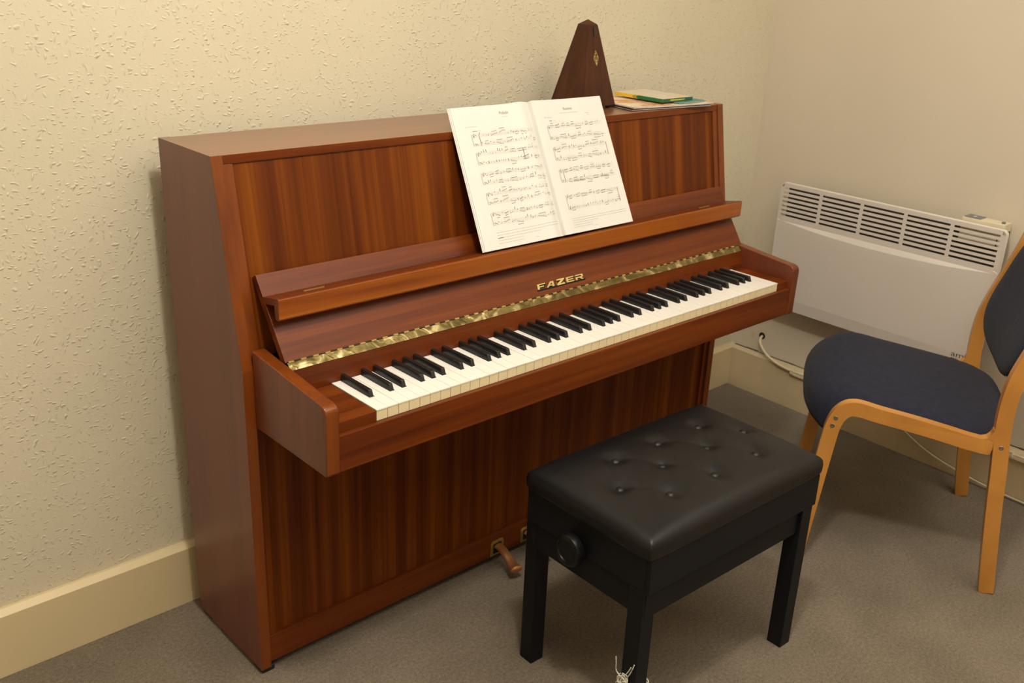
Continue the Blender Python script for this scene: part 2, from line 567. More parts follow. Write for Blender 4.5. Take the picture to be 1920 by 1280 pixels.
# slim posts either side of the panel
for x0 in (T + .0005, W - T - .0185):
    zt2 = H - .0170
    bm = prism([(slope(zt2) + .0035, zt2), (slope(.7) + .0035, .7), (slope(.7) + off + .004, .7), (slope(zt2) + off + .004, zt2)], x0, x0 + .018, 'x', 0.0006)
    obj('panel_stile', bm, W_EDGE, piano)
# lower panel + rails
obj('lower_panel', box(T + .0005, W - T - .0005, YL + .0125, YL + .027, .085, .60, 0), W_FRONT, piano)
obj('bottom_rail', box(T + .0005, W - T - .0005, YL + .0035, YL + .026, .022, .0855, .0015), W_LONG, piano)
obj('bottom_board', box(T, W - T, YL + .03, YBK - .015, .022, .04, 0), W_LONG, piano)
for x0 in (T + .0005, W - T - .0185):
    obj('panel_stile', box(x0, x0 + .018, YL + .0050, YL + .0125, .086, .565, .0008), W_FRONT, piano)
# black feet under the sides
for x in (0.004, W - .034):
    for y in (YL + .004, YBK - .045):
        obj('foot', box(x, x + .028, y, y + .04, 0.0, .0125, .002), BEARD, piano)

# key bed
AX0, AX1, AT = 0.0205, W - 0.0235, 0.0262       # outer faces of arms, thickness
AF = -0.592
ZBT = 0.566
obj('key_bed', box(AX0 + AT, AX1 - AT, AF + .012, YL + .02, ZBT + .002, .63, .001), W_LONG, piano)
obj('key_slip', box(AX0 + AT + .0005, AX1 - AT - .0005, AF + .0022, AF + .0125, ZBT + .0015, .6370, .0018), W_LONG, piano)
def arm(x0, x1):
    r = 0.013
    zt_b, zt_f = 0.7205, 0.6945
    pts = [(YL + .0002, ZBT - .001), (AF + .004, ZBT - .001), (AF, ZBT + .003)]
    a0 = math.atan2(zt_b - zt_f, abs(YL - AF))
    for k in range(7):
        a = pi + (-pi / 2) * k / 6
        pts.append((AF + r + r * cos(a), zt_f - r * 0.85 + r * sin(a)))
    pts.append((YL + .0002, zt_b))
    bm = prism(pts, x0, x1, 'x', 0.0030, 3)
    bm.normal_update()
    for f in bm.faces:
        if abs(f.normal.x) < 0.75: f.material_index = 1
    return bm
obj('arm', arm(AX0, AX0 + AT), [W_SIDE, W_EDGE], piano, smooth=True)
obj('arm', arm(AX1 - AT, AX1), [W_SIDE, W_EDGE], piano, smooth=True)

# keys
KX, KW, KF, KB, KZ = 0.1318, 1.2378, -0.5790, -0.4355, 0.658
KP = KW / 52
# key blocks at either end
obj('key_block', box(AX0 + AT + .0005, KX - .0008, KF, KB, .630, KZ - .0015, .0012), W_LONG, piano)
obj('key_block', box(KX + KW + .0008, AX1 - AT - .0005, KF, KB, .630, KZ - .0015, .0012), W_LONG, piano)
LET = 'ABCDEFG'
HAS_R = set('ACDFG')            # a black key sits on the right-hand border of these
OFFB = {'A': .0010, 'C': -.0018, 'D': .0018, 'F': -.0020, 'G': 0.0}
BW = 0.0100
blacks = []
def black_centre(i): return KX + (i + 1) * KP + OFFB[LET[i % 7]]
for i in range(52):
    l = LET[i % 7]
    x0 = KX + i * KP + .0003
    x1 = KX + (i + 1) * KP - .0003
    yn = KF + .0495
    back = KB + .012
    pts = [(x0, KF), (x1, KF)]
    if l in HAS_R and i < 51:
        c = black_centre(i) - BW / 2 - .0008
        pts += [(x1, yn), (c, yn), (c, back)]
        blacks.append(black_centre(i))
    else:
        pts += [(x1, back)]
    pl = LET[(i - 1) % 7]
    if i > 0 and pl in HAS_R:
        c = black_centre(i - 1) + BW / 2 + .0008
        pts += [(c, back), (c, yn), (x0, yn)]
    else:
        pts += [(x0, back)]
    dz = random.uniform(-.0002, .0002)
    bm = bmesh.new()
    add_prism(bm, pts, KZ - .0022 + dz, KZ + dz, 'z', 0)
    add_box(bm, x0 + .0003, x1 - .0003, KF + .0008, KF + .03, .6365, KZ - .0022 + dz, 0, mi=1)
    bm.normal_update()
    o = obj('white_key', bm, [IVORY, KEYFRONT], piano)
for c in blacks:
    y0, y1 = KF + .0500, KB + .012
    z0, z1 = KZ - .003, KZ + .0125
    hw, ht = BW / 2, .0043
    bm = bmesh.new()
    lo_ = [(c - hw, y0), (c + hw, y0), (c + hw, y1), (c - hw, y1)]
    hi_ = [(c - ht, y0 + .0055), (c + ht, y0 + .0055), (c + ht, y1), (c - ht, y1)]
    a = [bm.verts.new((p[0], p[1], z0)) for p in lo_]
    b = [bm.verts.new((p[0], p[1], z1)) for p in hi_]
    bm.faces.new(a[::-1]); bm.faces.new(b)
    for k in range(4):
        bm.faces.new([a[k], a[(k + 1) % 4], b[(k + 1) % 4], b[k]])
    es = [e for e in bm.edges if all(v in b for v in e.verts)] + [e for e in bm.edges if (e.verts[0] in a) != (e.verts[1] in a)]
    bmesh.ops.bevel(bm, geom=es, offset=.0016, segments=3, affect='EDGES', profile=0.5)
    obj('black_key', bm, EBONY, piano, smooth=True)

# fall strip behind the keys, up to the long brass hinge
FX0, FX1 = 0.0472, 1.4150
HY0, HZ0 = -0.4175, 0.7128          # upper edge of hinge leaf = foot of the lid
HY1, HZ1 = -0.4300, 0.7010
obj('fall_strip', prism([(KB + .0015, .646), (KB + .0015, .668), (HY1 - .001, HZ1 - .001), (HY0 + .004, HZ0 - .008), (HY0 + .02, HZ0 - .012), (HY0 + .02, .646)][::1], FX0, FX1, 'x', .0006), W_LONG, piano)
obj('red_key_felt', box(KX, KX + KW, KB + .0008, KB + .0115, KZ + .0005, KZ + .0012, 0), plain('dark_felt', (0.05, 0.012, 0.01), 0.9), piano)

# fold-up lid
LX0, LX1 = 0.0485, 1.4290
fb0 = Vector((0, -.4180, .7110)); fbt = Vector((0, -.3236, .8536))
fe = (fbt - fb0).normalized(); fn = Vector((0, -fe.z, fe.y))      # outward normal
th = .016
def FP(s, nrm=0.0):
    p = fb0 + fe * s + fn * nrm
    return (p.y, p.z)
FL = (fbt - fb0).length
bm = prism([FP(0.002), FP(FL), FP(FL, -th), FP(0.002, -th)], LX0, LX1, 'x', .001)
lid = obj('key_lid', bm, W_LONG, piano)
# shelf strip and turned-down front lip, forming an L
sy0, sz0 = FP(.128)[0], FP(.128)[1]     # where the shelf leaves the board
bm = prism([(sy0 + .001, .8185), (-.3990, .8285), (-.4020, .8265), (-.4020, .7905), (-.3985, .7862), (-.3900, .7862), (-.3880, .7890), (-.3880, .8145), (FP(.114)[0] + .001, .8060)], LX0, LX1, 'x', .0012)
bm.normal_update()
for f in bm.faces:
    if f.normal.y < -0.7: f.material_index = 1
    if abs(f.normal.x) > .7: f.material_index = 2
obj('music_shelf', bm, [W_LONG, W_LIP, W_SIDE], lid)
for x0 in (.115, 1.277):
    bm = bmesh.new()
    add_box(bm, x0, x0 + .043, -.3775, -.3758, .8235, .8262, 0)
    obj('shelf_hinge', bm, BRASS, lid)

# long piano hinge
bm = bmesh.new()
def hp(t, nn=0.0012):
    y = HY0 + (HY1 - HY0) * t; z = HZ0 + (HZ1 - HZ0) * t
    d = Vector((HY1 - HY0, HZ1 - HZ0)).normalized()
    return (y + d.y * nn, z - d.x * nn)
pa, pb = hp(0.05), hp(1.0)
add_prism(bm, [pa, pb, (pb[0] + .003, pb[1] - .0025), (pa[0] + .003, pa[1] - .0025)], FX0 + .004, FX1 - .004, 'x', 0)
hinge = obj('long_hinge', bm, BRASS_H, piano)
bm = bmesh.new()
x = FX0 + .006; k = 0
while x < FX1 - .02:
    add_tube(bm, [(x, HY0 - .0010, HZ0 + .0008), (x + .0110, HY0 - .0010, HZ0 + .0008)], .0023, 8)
    x += .0255
obj('hinge_knuckles', bm, BRASS, hinge, smooth=True)
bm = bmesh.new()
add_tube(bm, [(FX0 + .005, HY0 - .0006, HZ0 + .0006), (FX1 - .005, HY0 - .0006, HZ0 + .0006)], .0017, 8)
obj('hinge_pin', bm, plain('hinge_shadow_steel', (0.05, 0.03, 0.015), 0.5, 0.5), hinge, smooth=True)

# FAZER lettering on the lid: raised slab letters
LW = [
    # polygons in a 0..1 x 0..1 box, shear added later
    [[(0, 0), (.22, 0), (.22, .36), (.80, .36), (.80, .56), (.22, .56), (.22, .80), (1, .80), (1, 1), (0, 1)]],                        # F
    [[(-.12, 0), (.12, 0), (.50, .72), (.60, .72), (.62, .0), (.86, 0), (.80, 1), (.40, 1)], [(.20, .22), (.70, .22), (.70, .38), (.28, .38)]],  # A
    [[(0, 0), (1, 0), (1, .22), (.42, .22), (1, .78), (1, 1), (0, 1), (0, .78), (.58, .78), (0, .22)]],                                # Z
    [[(0, 0), (1, 0), (1, .2), (.22, .2), (.22, .4), (.92, .4), (.92, .6), (.22, .6), (.22, .8), (1, .8), (1, 1), (0, 1)]],             # E
    [[(0, 0), (.22, 0), (.22, .36), (.50, .36), (.78, 0), (1.06, 0), (.76, .36), (1, .44), (1, .92), (.92, 1), (0, 1), (0, .8), (.78, .8), (.78, .56), (0, .56)]],  # R
]
lx0, lx1, ls0, ls1 = .6790, .8285, .0180, .0300
cw = (lx1 - lx0) / 5.0
def letters(depth0, depth1, grow=0.0, dx=0.0, ds=0.0):
    bm = bmesh.new()
    for i, polys in enumerate(LW):
        for poly in polys:
            pts3a, pts3b = [], []
            for (u, v) in poly:
                sc_ = 1.5 if i == 2 else 1.0
                X = lx0 + i * cw + cw * .80 * u + (ls1 - ls0) * .18 * v + dx
                S = ls0 + (ls1 - ls0) * ((v - .5) * (1.14 if i == 2 else 1.0) + .5) + ds
                for lst, d in ((pts3a, depth0), (pts3b, depth1)):
                    p = fb0 + fe * S + fn * d
                    lst.append(Vector((X, p.y, p.z)))
            v0 = [bm.verts.new(p) for p in pts3a]; v1 = [bm.verts.new(p) for p in pts3b]
            nn = len(v0)
            bm.faces.new(v0); bm.faces.new(v1[::-1])
            for k in range(nn):
                bm.faces.new([v0[k], v0[(k + 1) % nn], v1[(k + 1) % nn], v1[k]])
    bmesh.ops.triangulate(bm, faces=[f for f in bm.faces if len(f.verts) > 4])
    return bm
obj('lettering', letters(0.0, 0.0022), GOLD, lid)
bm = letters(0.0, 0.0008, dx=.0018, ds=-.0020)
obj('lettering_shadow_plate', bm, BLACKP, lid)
bm = bmesh.new()
add_vals = [(lx0 - .001, ls0 - .0034), (lx1 + .001, ls0 - .0034), (lx1 + .001, ls0 + .0002), (lx0 - .001, ls0 + .0002)]
va, vb = [], []
for X, S in add_vals:
    for lst, d in ((va, 0.0), (vb, .0012)):
        p = fb0 + fe * S + fn * d
        lst.append(bm.verts.new((X, p.y, p.z)))
bm.faces.new(va); bm.faces.new(vb[::-1])
for k in range(4): bm.faces.new([va[k], va[(k + 1) % 4], vb[(k + 1) % 4], vb[k]])
obj('lettering_bar', bm, BLACKP, lid)

# pedals
for px in (.648, .748, .848):
    bm = bmesh.new()
    add_prism(bm, [(px - .021, .024), (px + .021, .024), (px + .021, .060), (px + .016, .066), (px - .016, .066), (px - .021, .060)], YL + .0015, YL + .0045, 'y', .0006)
    pl = obj('pedal_plate', bm, OLDBRASS, piano)
    bm = bmesh.new()
    add_box(bm, px - .0125, px + .0125, YL + .0000, YL + .0012, .031, .058, 0)
    obj('pedal_slot', bm, DARK, pl)
    bm = bmesh.new()
    path = [(px, YL + .01, .050), (px - .001, YL - .015, .050), (px - .003, YL - .035, .044), (px - .006, YL - .055, .035), (px - .009, YL - .068, .031), (px - .0115, YL - .080, .031), (px - .0130, YL - .088, .031)]
    pp = catmull(path, 5)
    rr = []
    for q in range(len(pp)):
        t = q / (len(pp) - 1)
        r = .0105 + .0062 * max(0, (t - .45)) / .55
        if t > .9: r *= max(.25, math.sqrt(max(0, 1 - ((t - .9) / .1) ** 2)))
        rr.append(r * 1.12)
    add_tube(bm, pp, rr, 16, True, .52)
    obj('pedal', bm, COPPER, piano, smooth=True)

# ================================================================== SHEET MUSIC
PO = Vector((0, -.3845, .8290)); PT = Vector((0, -.2610, 1.1070))
pe = (PT - PO).normalized(); pn_ = Vector((0, -pe.z, pe.y))
PH, PW_ = .3045, .2310
XS = .7715       # spine x
book = empty('music_book', (XS, -.38, .829), 'open white sheet music book leaning on the piano above the keys', 'sheet music')
def hgt(side, u, v):
    """height of the page above the flat cover, u = distance from spine 0..PW"""
    if side < 0:
        return .0030 + .0105 * math.exp(-((u - .036) / .026) ** 2) * (1 - .2 * v / PH) - .0030 * math.exp(-(u / .016) ** 2)
    return .0055 + .0070 * math.exp(-((u - .010) / .045) ** 2) - .0095 * math.exp(-(u / .0013) ** 2) + .0035 * (u / PW_) * (1 - v / PH)
def page_pt(side, u, v, lift=0.0, du=0.0):
    skew = .0045 * (v / PH) * (1 if side > 0 else 1)
    x = XS - .0045 + skew * 0 + side * u
    if side > 0: x += .0020 * (1 - v / PH) - .0085 * (v / PH)
    if side < 0: x += .0027 * (1 - v / PH) - .0020 * (v / PH) * 4.2 * max(0, 1 - u / PW_) + .0030
    p = PO + pe * v + pn_ * (hgt(side, u, v) + lift)
    return Vector((x + du, p.y, p.z))
def page_mesh(side, wd, lift, v0=0.0, v1=PH, thick=.0006, nu=48, nv=4):
    bm = bmesh.new()
    g = []
    for layer in (0, 1):
        rows = []
        for j in range(nv + 1):
            v = v0 + (v1 - v0) * j / nv
            row = []
            for i in range(nu + 1):
                u = wd * (i / nu) ** 1.6
                row.append(bm.verts.new(page_pt(side, u, v, lift - layer * thick)))
            rows.append(row)
        g.append(rows)
    for layer in (0, 1):
        for j in range(nv):
            for i in range(nu):
                bm.faces.new([g[layer][j][i], g[layer][j][i + 1], g[layer][j + 1][i + 1], g[layer][j + 1][i]])
    for i in range(nu):
        bm.faces.new([g[0][0][i], g[0][0][i + 1], g[1][0][i + 1], g[1][0][i]])
        bm.faces.new([g[0][nv][i], g[0][nv][i + 1], g[1][nv][i + 1], g[1][nv][i]])
    for j in range(nv):
        bm.faces.new([g[0][j][nu], g[0][j + 1][nu], g[1][j + 1][nu], g[1][j][nu]])
    return bm
# printing -------------------------------------------------------
class Print:
    def __init__(s, side): s.side = side; s.q = []      # (list of (X,V)), mat
    def world(s, X, V):
        u = X if s.side > 0 else PW_ - X
        return page_pt(s.side, max(0.0005, u), V, .00028)
    def poly(s, pts, m=0): s.q.append((pts, m))
    def line(s, x0, v0, x1, v1, w_, m=0):
        L_ = math.hypot(x1 - x0, v1 - v0)
        if L_ < 1e-6: return
        nx, nv = -(v1 - v0) / L_ * w_ / 2, (x1 - x0) / L_ * w_ / 2
        n_ = max(1, int(abs(x1 - x0) / .012))
        for k in range(n_):
            a, b = k / n_, (k + 1) / n_
            xa, va_ = x0 + (x1 - x0) * a, v0 + (v1 - v0) * a
            xb, vb_ = x0 + (x1 - x0) * b, v0 + (v1 - v0) * b
            s.poly([(xa - nx, va_ - nv), (xb - nx, vb_ - nv), (xb + nx, vb_ + nv), (xa + nx, va_ + nv)], m)
    def curve(s, pts, w_, m=0):
        for a, b in zip(pts[:-1], pts[1:]): s.line(a[0], a[1], b[0], b[1], w_, m)
    def head(s, x, v, r=.00088, m=0):
        s.poly([(x + r * 1.15 * cos(a + .3), v + r * .85 * sin(a + .3)) for a in [k * pi / 4 for k in range(8)]], m)
    def text(s, txt, xc, v, height, xsc=1.0, m=0):
        vs_, fs_ = text_tris(txt, height, 0, xsc)
        mx = (min(p[0] for p in vs_) + max(p[0] for p in vs_)) / 2
        for f in fs_: s.poly([(xc - mx + vs_[i][0], v + vs_[i][1]) for i in f], m)
    def words(s, x0, x1, v, h_=.0009, m=1):
        x = x0
        while x < x1:
            l_ = random.uniform(.003, .009)
            s.line(x, v, min(x + l_, x1), v, h_, m)
            x += l_ + .0012
    def add_to(s, bm, base):
        for pts, m in s.q:
            try:
                f = bm.faces.new([bm.verts.new(s.world(*p)) for p in pts])
                f.material_index = base + m
            except ValueError:
                pass
SP = .00155       # staff line spacing
def treble(P, x, v):
    c = [(x + .0011 * t * cos(t * 1.0), v - .0008 + .0011 * t * sin(t)) for t in [k * .5 for k in range(1, 5)]]
    P.curve([(x - .0008, v - .0038), (x + .0002, v - .0042), (x + .0008, v - .003), (x + .0002, v + .0025), (x + .0010, v + .0048), (x + .0015, v + .0035), (x - .0010, v + .0005), (x - .0016, v - .0012), (x - .0004, v - .0026), (x + .0014, v - .0018), (x + .0010, v - .0002), (x - .0004, v - .0006)], .0005)
def bass(P, x, v):
    P.curve([(x - .0014, v + .0012), (x - .0010, v + .0026), (x + .0006, v + .0028), (x + .0014, v + .0012), (x + .0006, v - .0012), (x - .0014, v - .0028)], .0005)
    P.head(x + .0026, v + .0018, .0004); P.head(x + .0026, v + .0004, .0004)
    P.head(x - .0011, v + .0012, .0006)
def sharp(P, x, v):
    P.line(x - .0003, v - .0013, x - .0003, v + .0011, .00022); P.line(x + .0004, v - .0011, x + .0004, v + .0013, .00022)
    P.line(x - .0008, v - .0005, x + .0009, v - .0002, .0004); P.line(x - .0008, v + .0003, x + .0009, v + .0006, .0004)
def brace(P, x, v0, v1):
    h2 = (v1 - v0) / 2; vm = (v0 + v1) / 2
    for sg in (1, -1):
        P.curve([(x, vm + sg * h2), (x - .0016, vm + sg * h2 * .75), (x - .0008, vm + sg * h2 * .35), (x - .0022, vm)], .0006)
def notes(P, x0, x1, v, rng, dens, right=False):
    x = x0
    while x < x1 - .004:
        kind = rng.random()
        if kind < .48 * dens:
            n_ = rng.choice([4, 4, 5, 6]); st = rng.choice([.0032, .0038, .0026]); up = rng.random() < .45
            if x + n_ * st > x1: n_ = int((x1 - x) / st)
            if n_ < 2: break
            vals = []; vv = v + rng.uniform(-1.5, 2.0) * SP
            dr = rng.choice([.7, -.7, .5])
            for k in range(n_):
                vals.append(vv); vv += dr * SP * rng.choice([.6, 1, -.6, 1]); vv = min(max(vv, v - 3 * SP), v + 4 * SP)
            sv = max(vals) + .0050 if up else min(vals) - .0050
            for k, q in enumerate(vals):
                P.head(x + k * st, q)
                P.line(x + k * st + (.001 if up else -.001), q, x + k * st + (.001 if up else -.001), sv, .00016)
            P.line(x + (.001 if up else -.001), sv, x + (n_ - 1) * st + (.001 if up else -.001), sv + .0004, .0007)
            if rng.random() < .6:
                tv = max(vals) + .0028 + (.005 if up else 0)
                P.curve([(x - .001 + (n_ * st) * t, tv + .0022 * sin(pi * t)) for t in [i / 6 for i in range(7)]], .0002, 1)
            x += n_ * st + rng.uniform(.003, .006)
        elif kind < .85:
            q = v + rng.choice([-2, -1, 0, 1, 2, 3]) * SP * .8
            for k in range(rng.choice([1, 1, 2, 3])):
                P.head(x, q + k * .0021)
            P.line(x + .001, q, x + .001, q + .0052, .00016)
            x += rng.uniform(.005, .010)
        else:
            P.line(x, v - .001, x + .0006, v + .0015, .0005); x += rng.uniform(.006, .009)
def system(P, x0, x1, vt, vb, rng, dens, nsh, dbl=None, rbass=False):
    for c in (vt, vb):
        for k in range(-2, 3):
            P.line(x0, c + k * SP, x1, c + k * SP, .00016, 1)
    P.line(x0, vb - 2 * SP, x0, vt + 2 * SP, .0002)
    brace(P, x0 - .0008, vb - 2 * SP, vt + 2 * SP)
    treble(P, x0 + .004, vt)
    (treble if rbass else bass)(P, x0 + .004, vb)
    for k in range(nsh):
        sharp(P, x0 + .008 + k * .002, vt + (1.5 - k) * SP); sharp(P, x0 + .008 + k * .002, vb + (.5 - k) * SP)
    nb = 4
    for k in range(1, nb):
        xb = x0 + .01 + (x1 - x0 - .01) * k / nb
        P.line(xb, vb - 2 * SP, xb, vt + 2 * SP, .00022, 1)
    if dbl:
        P.line(x0 + dbl, vb - 2 * SP, x0 + dbl, vt + 2 * SP, .0008)
        P.line(x0 + dbl + .0012, vb - 2 * SP, x0 + dbl + .0012, vt + 2 * SP, .0002)
    notes(P, x0 + .010 + nsh * .002 + (.008 if dbl and dbl < .03 else 0), x1, vt, rng, dens)
    notes(P, x0 + .010 + nsh * .002 + (.008 if dbl and dbl < .03 else 0), x1, vb, rng, dens * .7)
rng = random.Random(5)
PL = Print(-1)
PL.text('Prelude', .147, .2830, .0098, .86, 2)
PL.words(.140, .158, .2775, .0007)
PL.words(.028, .060, .262, .0008)
PL.line(.046, .2525, .060, .2525, .0009); PL.words(.062, .070, .2530, .0005)
PL.text('4', .0275, .284, .0025, 1, 1)
for k, (vt, vb) in enumerate([(.2425, .2235), (.2030, .1835), (.1600, .1410), (.1170, .0980), (.0740, .0535)]):
    system(PL, .042 - .0003 * k, .224, vt, vb, rng, .8, 2, {0: .019, 1: .131}.get(k))
for k in range(5):
    PL.words(.042, .222 if k < 2 else (.165 if k == 2 else .115), .0345 - k * .0058, .00075)
PL.line(.042, .0345 - 2 * .0058, .058, .0345 - 2 * .0058, .0012)
PL.words(.148, .158, .0105, .0007)
PR = Print(1)
PR.text('Romance', .1145, .2790, .0093, .80, 2)
PR.words(.086, .146, .2725, .0007); PR.words(.030, .055, .2645, .0008)
PR.words(.166, .180, .2680, .0007); PR.words(.172, .180, .2645, .0006)
PR.text('5', .1810, .2890, .0024, 1, 1)
PR.line(.044, .2565, .054, .2565, .0009); PR.words(.056, .066, .2570, .0005)
for k, (vt, vb) in enumerate([(.2430, .2175), (.1930, .1695), (.1420, .1190), (.0840, .0570)]):
    system(PR, .034, .212, vt, vb, rng, 1.15, 0, {1: .175, 2: .012, 3: .173}.get(k), k == 3)
for k in range(14):
    PR.line(.075 + k * .0028, .1185, .075 + k * .0028, .1145, .0008)
for k in range(9):
    PR.line(.165 + k * .0030, .1205, .165 + k * .0030, .1165, .0008)
for k in range(5):
    PR.words(.034, .218 if k < 2 else (.12 if k == 2 else .10), .0330 - k * .0050, .00075)
PR.words(.104, .114, .0100, .0007)

INKT = plain('title_ink', (0.20, 0.17, 0.13), 0.7)
for side, P_, nm in ((-1, PL, 'left_page'), (1, PR, 'right_page')):
    for k in range(2):      # leaves underneath, peeping out at the outer edge
        bm = page_mesh(side, PW_ + (.0050 if side < 0 else .0008) * (k + 1) / 2 + (.001 if side < 0 else 0), -.0012 - .0013 * k)
        obj('page', bm, PAPER, book)
    bm = page_mesh(side, PW_ + (0 if side < 0 else .0), 0.0, thick=.0004)
    P_.add_to(bm, 1)
    # keep print facing as built: skip normal recalculation problems by orienting after
    o = obj('page', bm, [PAPER, INK, INKF, INKT], book)
    tag(o, 'page headed Prelude with five systems of music' if side < 0 else 'page headed Romance with four systems of music')
bm = bmesh.new()
for side in (-1, 1):
    pts = []
    for v in (0.001, PH - .001):
        for u in (0.0, PW_ - .002):
            for l in (-.0002, -.0012):
                p = PO + pe * v + pn_ * l
                pts.append(bm.verts.new((XS - .0035 + side * u, p.y, p.z)))
    f = [(0, 2, 6, 4), (1, 3, 7, 5), (0, 1, 3, 2), (4, 5, 7, 6), (0, 1, 5, 4), (2, 3, 7, 6)]
    for q in f: bm.faces.new([pts[i] for i in q])
obj('cover', bm, plain('cover_card', (0.16, 0.19, 0.17), 0.4), book)

# ================================================================== METRONOME
mx, my, mz = 1.0725, -.1345, H
met = empty('metronome', (mx, my, mz), 'dark brown wooden pyramid metronome with gold emblem on the piano top', 'metronome')
z0, z1, zr = mz + .0065, mz + .1965, mz + .2085
b0, b1 = .0580, .0172
def frus(bm, ha, za, hb, zb_, mi=0):
    a = [bm.verts.new((mx + sx * ha, my + sy * ha, za)) for sx, sy in ((-1, -1), (1, -1), (1, 1), (-1, 1))]
    b = [bm.verts.new((mx + sx * hb, my + sy * hb, zb_)) for sx, sy in ((-1, -1), (1, -1), (1, 1), (-1, 1))]
    bm.faces.new(a[::-1])
    for k in range(4): bm.faces.new([a[k], a[(k + 1) % 4], b[(k + 1) % 4], b[k]])
    return a, b
bm = bmesh.new()
a, b = frus(bm, b0, z0, b1, z1)
ap = bm.verts.new((mx, my, zr))
for k in range(4): bm.faces.new([b[k], b[(k + 1) % 4], ap])
bmesh.ops.bevel(bm, geom=list(bm.edges), offset=.0007, segments=2, affect='EDGES')
obj('case', bm, W_METR, met)
def mface(u, v, lift=.0006):
    """u across -1..1 of the local width, v 0..1 up the front (-y) face"""
    h_ = b0 + (b1 - b0) * v
    n_ = Vector((0, -(z1 - z0), (b0 - b1))).normalized()
    p = Vector((mx + u * h_, my - h_, z0 + (z1 - z0) * v))
    n2 = Vector((0, -(z1 - z0), (b0 - b1))).normalized()
    return p + n2 * lift
# emblem: diamond outline with a tuning-fork trident
bm = bmesh.new()
def mline(p, q, wd, lift=.0007):
    a_, b_ = Vector(p), Vector(q)
    d = (b_ - a_).normalized(); nn = Vector((-d.y, d.x)) * wd / 2
    vs_ = []
    for t in (a_ - nn, b_ - nn, b_ + nn, a_ + nn):
        v = (t.y) / (z1 - z0); h_ = b0 + (b1 - b0) * v
        vs_.append(bm.verts.new(mface(t.x / h_, v, lift)))
    bm.faces.new(vs_)
ec = .1130          # centre height above base
ex = .0008
D = [(ex, ec + .0175), (ex + .0088, ec), (ex, ec - .0175), (ex - .0088, ec)]
for k in range(4): mline(D[k], D[(k + 1) % 4], .0009)
mline((ex, ec + .011), (ex, ec - .007), .0012)
arc = [(ex + .0045 * cos(t), ec - .001 + .0055 * sin(t)) for t in [pi + k * pi / 8 for k in range(9)]]
for p, q in zip(arc[:-1], arc[1:]): mline(p, q, .0011)
mline((ex - .0045, ec - .001), (ex - .0045, ec + .0045), .0011); mline((ex + .0045, ec - .001), (ex + .0045, ec + .0045), .0011)
for px_, pv in ((ex, ec + .0115), (ex - .0045, ec + .005), (ex + .0045, ec + .005)):
    mline((px_ - .0016, pv - .0008), (px_ + .0016, pv - .0008), .0016)
mline((ex, ec - .0065), (ex, ec - .015), .0016); mline((ex - .0022, ec - .0115), (ex + .0022, ec - .0115), .0018)
obj('emblem', bm, GOLD, met)
bm = bmesh.new()
vs_ = [bm.verts.new(mface(u, v, l)) for l in (.0, .0022) for u, v in ((-.05 * 1, .86), (.30, .86), (.30, .97), (-.05, .97))]
bm.faces.new(vs_[4:]); bm.faces.new(vs_[:4])
for k in range(4): bm.faces.new([vs_[k], vs_[(k + 1) % 4], vs_[4 + (k + 1) % 4], vs_[4 + k]])
obj('latch', bm, plain('latch_dark', (0.02, 0.017, 0.006), 0.5), met)
for sx in (-1, 1):
    for sy in (-1, 1):
        bm = bmesh.new()
        add_lathe(bm, [(0, 0), (.006, 0), (.007, .002), (.007, .0068), (0, .0068)], Matrix.Translation((mx + sx * (b0 - .013), my + sy * (b0 - .013), mz)), 14)
        obj('foot', bm, BEARD, met, smooth=True)

# ================================================================== PAPERS ON THE PIANO TOP
def sheet_stack(name, cx_, cy_, wx, wy, zlo, zhi, rot, mats, label, cat, bend=0.0, pageinset=.001):
    """a thin booklet: two covers with a page block between"""
    r = empty(name, (cx_, cy_, zlo), label, cat, 'music books piled on the piano top')
    M_ = Matrix.Translation((cx_, cy_, 0)) @ Matrix.Rotation(rot, 4, 'Z')
    t = min(.0009, (zhi - zlo) * .3)
    def slab(a0, a1, z0_, z1_, mi=0):
        bm = bmesh.new()
        nx = 14
        g = []
        for zz in (z0_, z1_):
            g.append([[bm.verts.new(M_ @ Vector((-a0 / 2 + a0 * i / nx, -a1 / 2 + a1 * j, zz + bend * (abs(i / nx - .5) * 2) ** 3))) for i in range(nx + 1)] for j in (0, 1)])
        for i in range(nx):
            for l in (0, 1): bm.faces.new([g[l][0][i], g[l][0][i + 1], g[l][1][i + 1], g[l][1][i]])
            for j in (0, 1): bm.faces.new([g[0][j][i], g[0][j][i + 1], g[1][j][i + 1], g[1][j][i]])
        for i in (0, nx): bm.faces.new([g[0][0][i], g[0][1][i], g[1][1][i], g[1][0][i]])
        return bm
    obj('front_cover', slab(wx, wy, zhi - t, zhi), mats[0], r)
    obj('page_block', slab(wx - pageinset, wy - pageinset, zlo + t, zhi - t), mats[1], r)
    obj('back_cover', slab(wx, wy, zlo, zlo + t), mats[2], r)
    return r
def picture_cover(name, cols, scale=9):
    m, nt, b = new_mat(name)
    v = coords(nt, (1, 1.4, 1))
    n_ = noise(nt, v, scale, 2, .5, 1.2)
    stops = [(0.30 + .4 * i / (len(cols) - 1), c) for i, c in enumerate(cols)]
    L(nt, ramp(nt, n_, stops), b.inputs['Base Color'])
    b.inputs['Roughness'].default_value = .3
    return m
CREAMPAPER = plain('cream_pages', (0.74, 0.66, 0.50), 0.8, mott=.05)
DARKCARD = plain('dark_blue_card', (0.035, 0.03, 0.05), 0.4)
PURP = plain('purple_card', (0.10, 0.055, 0.10), 0.4)
COVER1 = picture_cover('orange_picture_cover', [(0.78, 0.70, 0.60), (0.80, 0.66, 0.50), (0.62, 0.25, 0.07), (0.82, 0.74, 0.64)], 11)
COVER2 = picture_cover('pale_cover', [(0.74, 0.70, 0.62), (0.76, 0.68, 0.55)], 6)
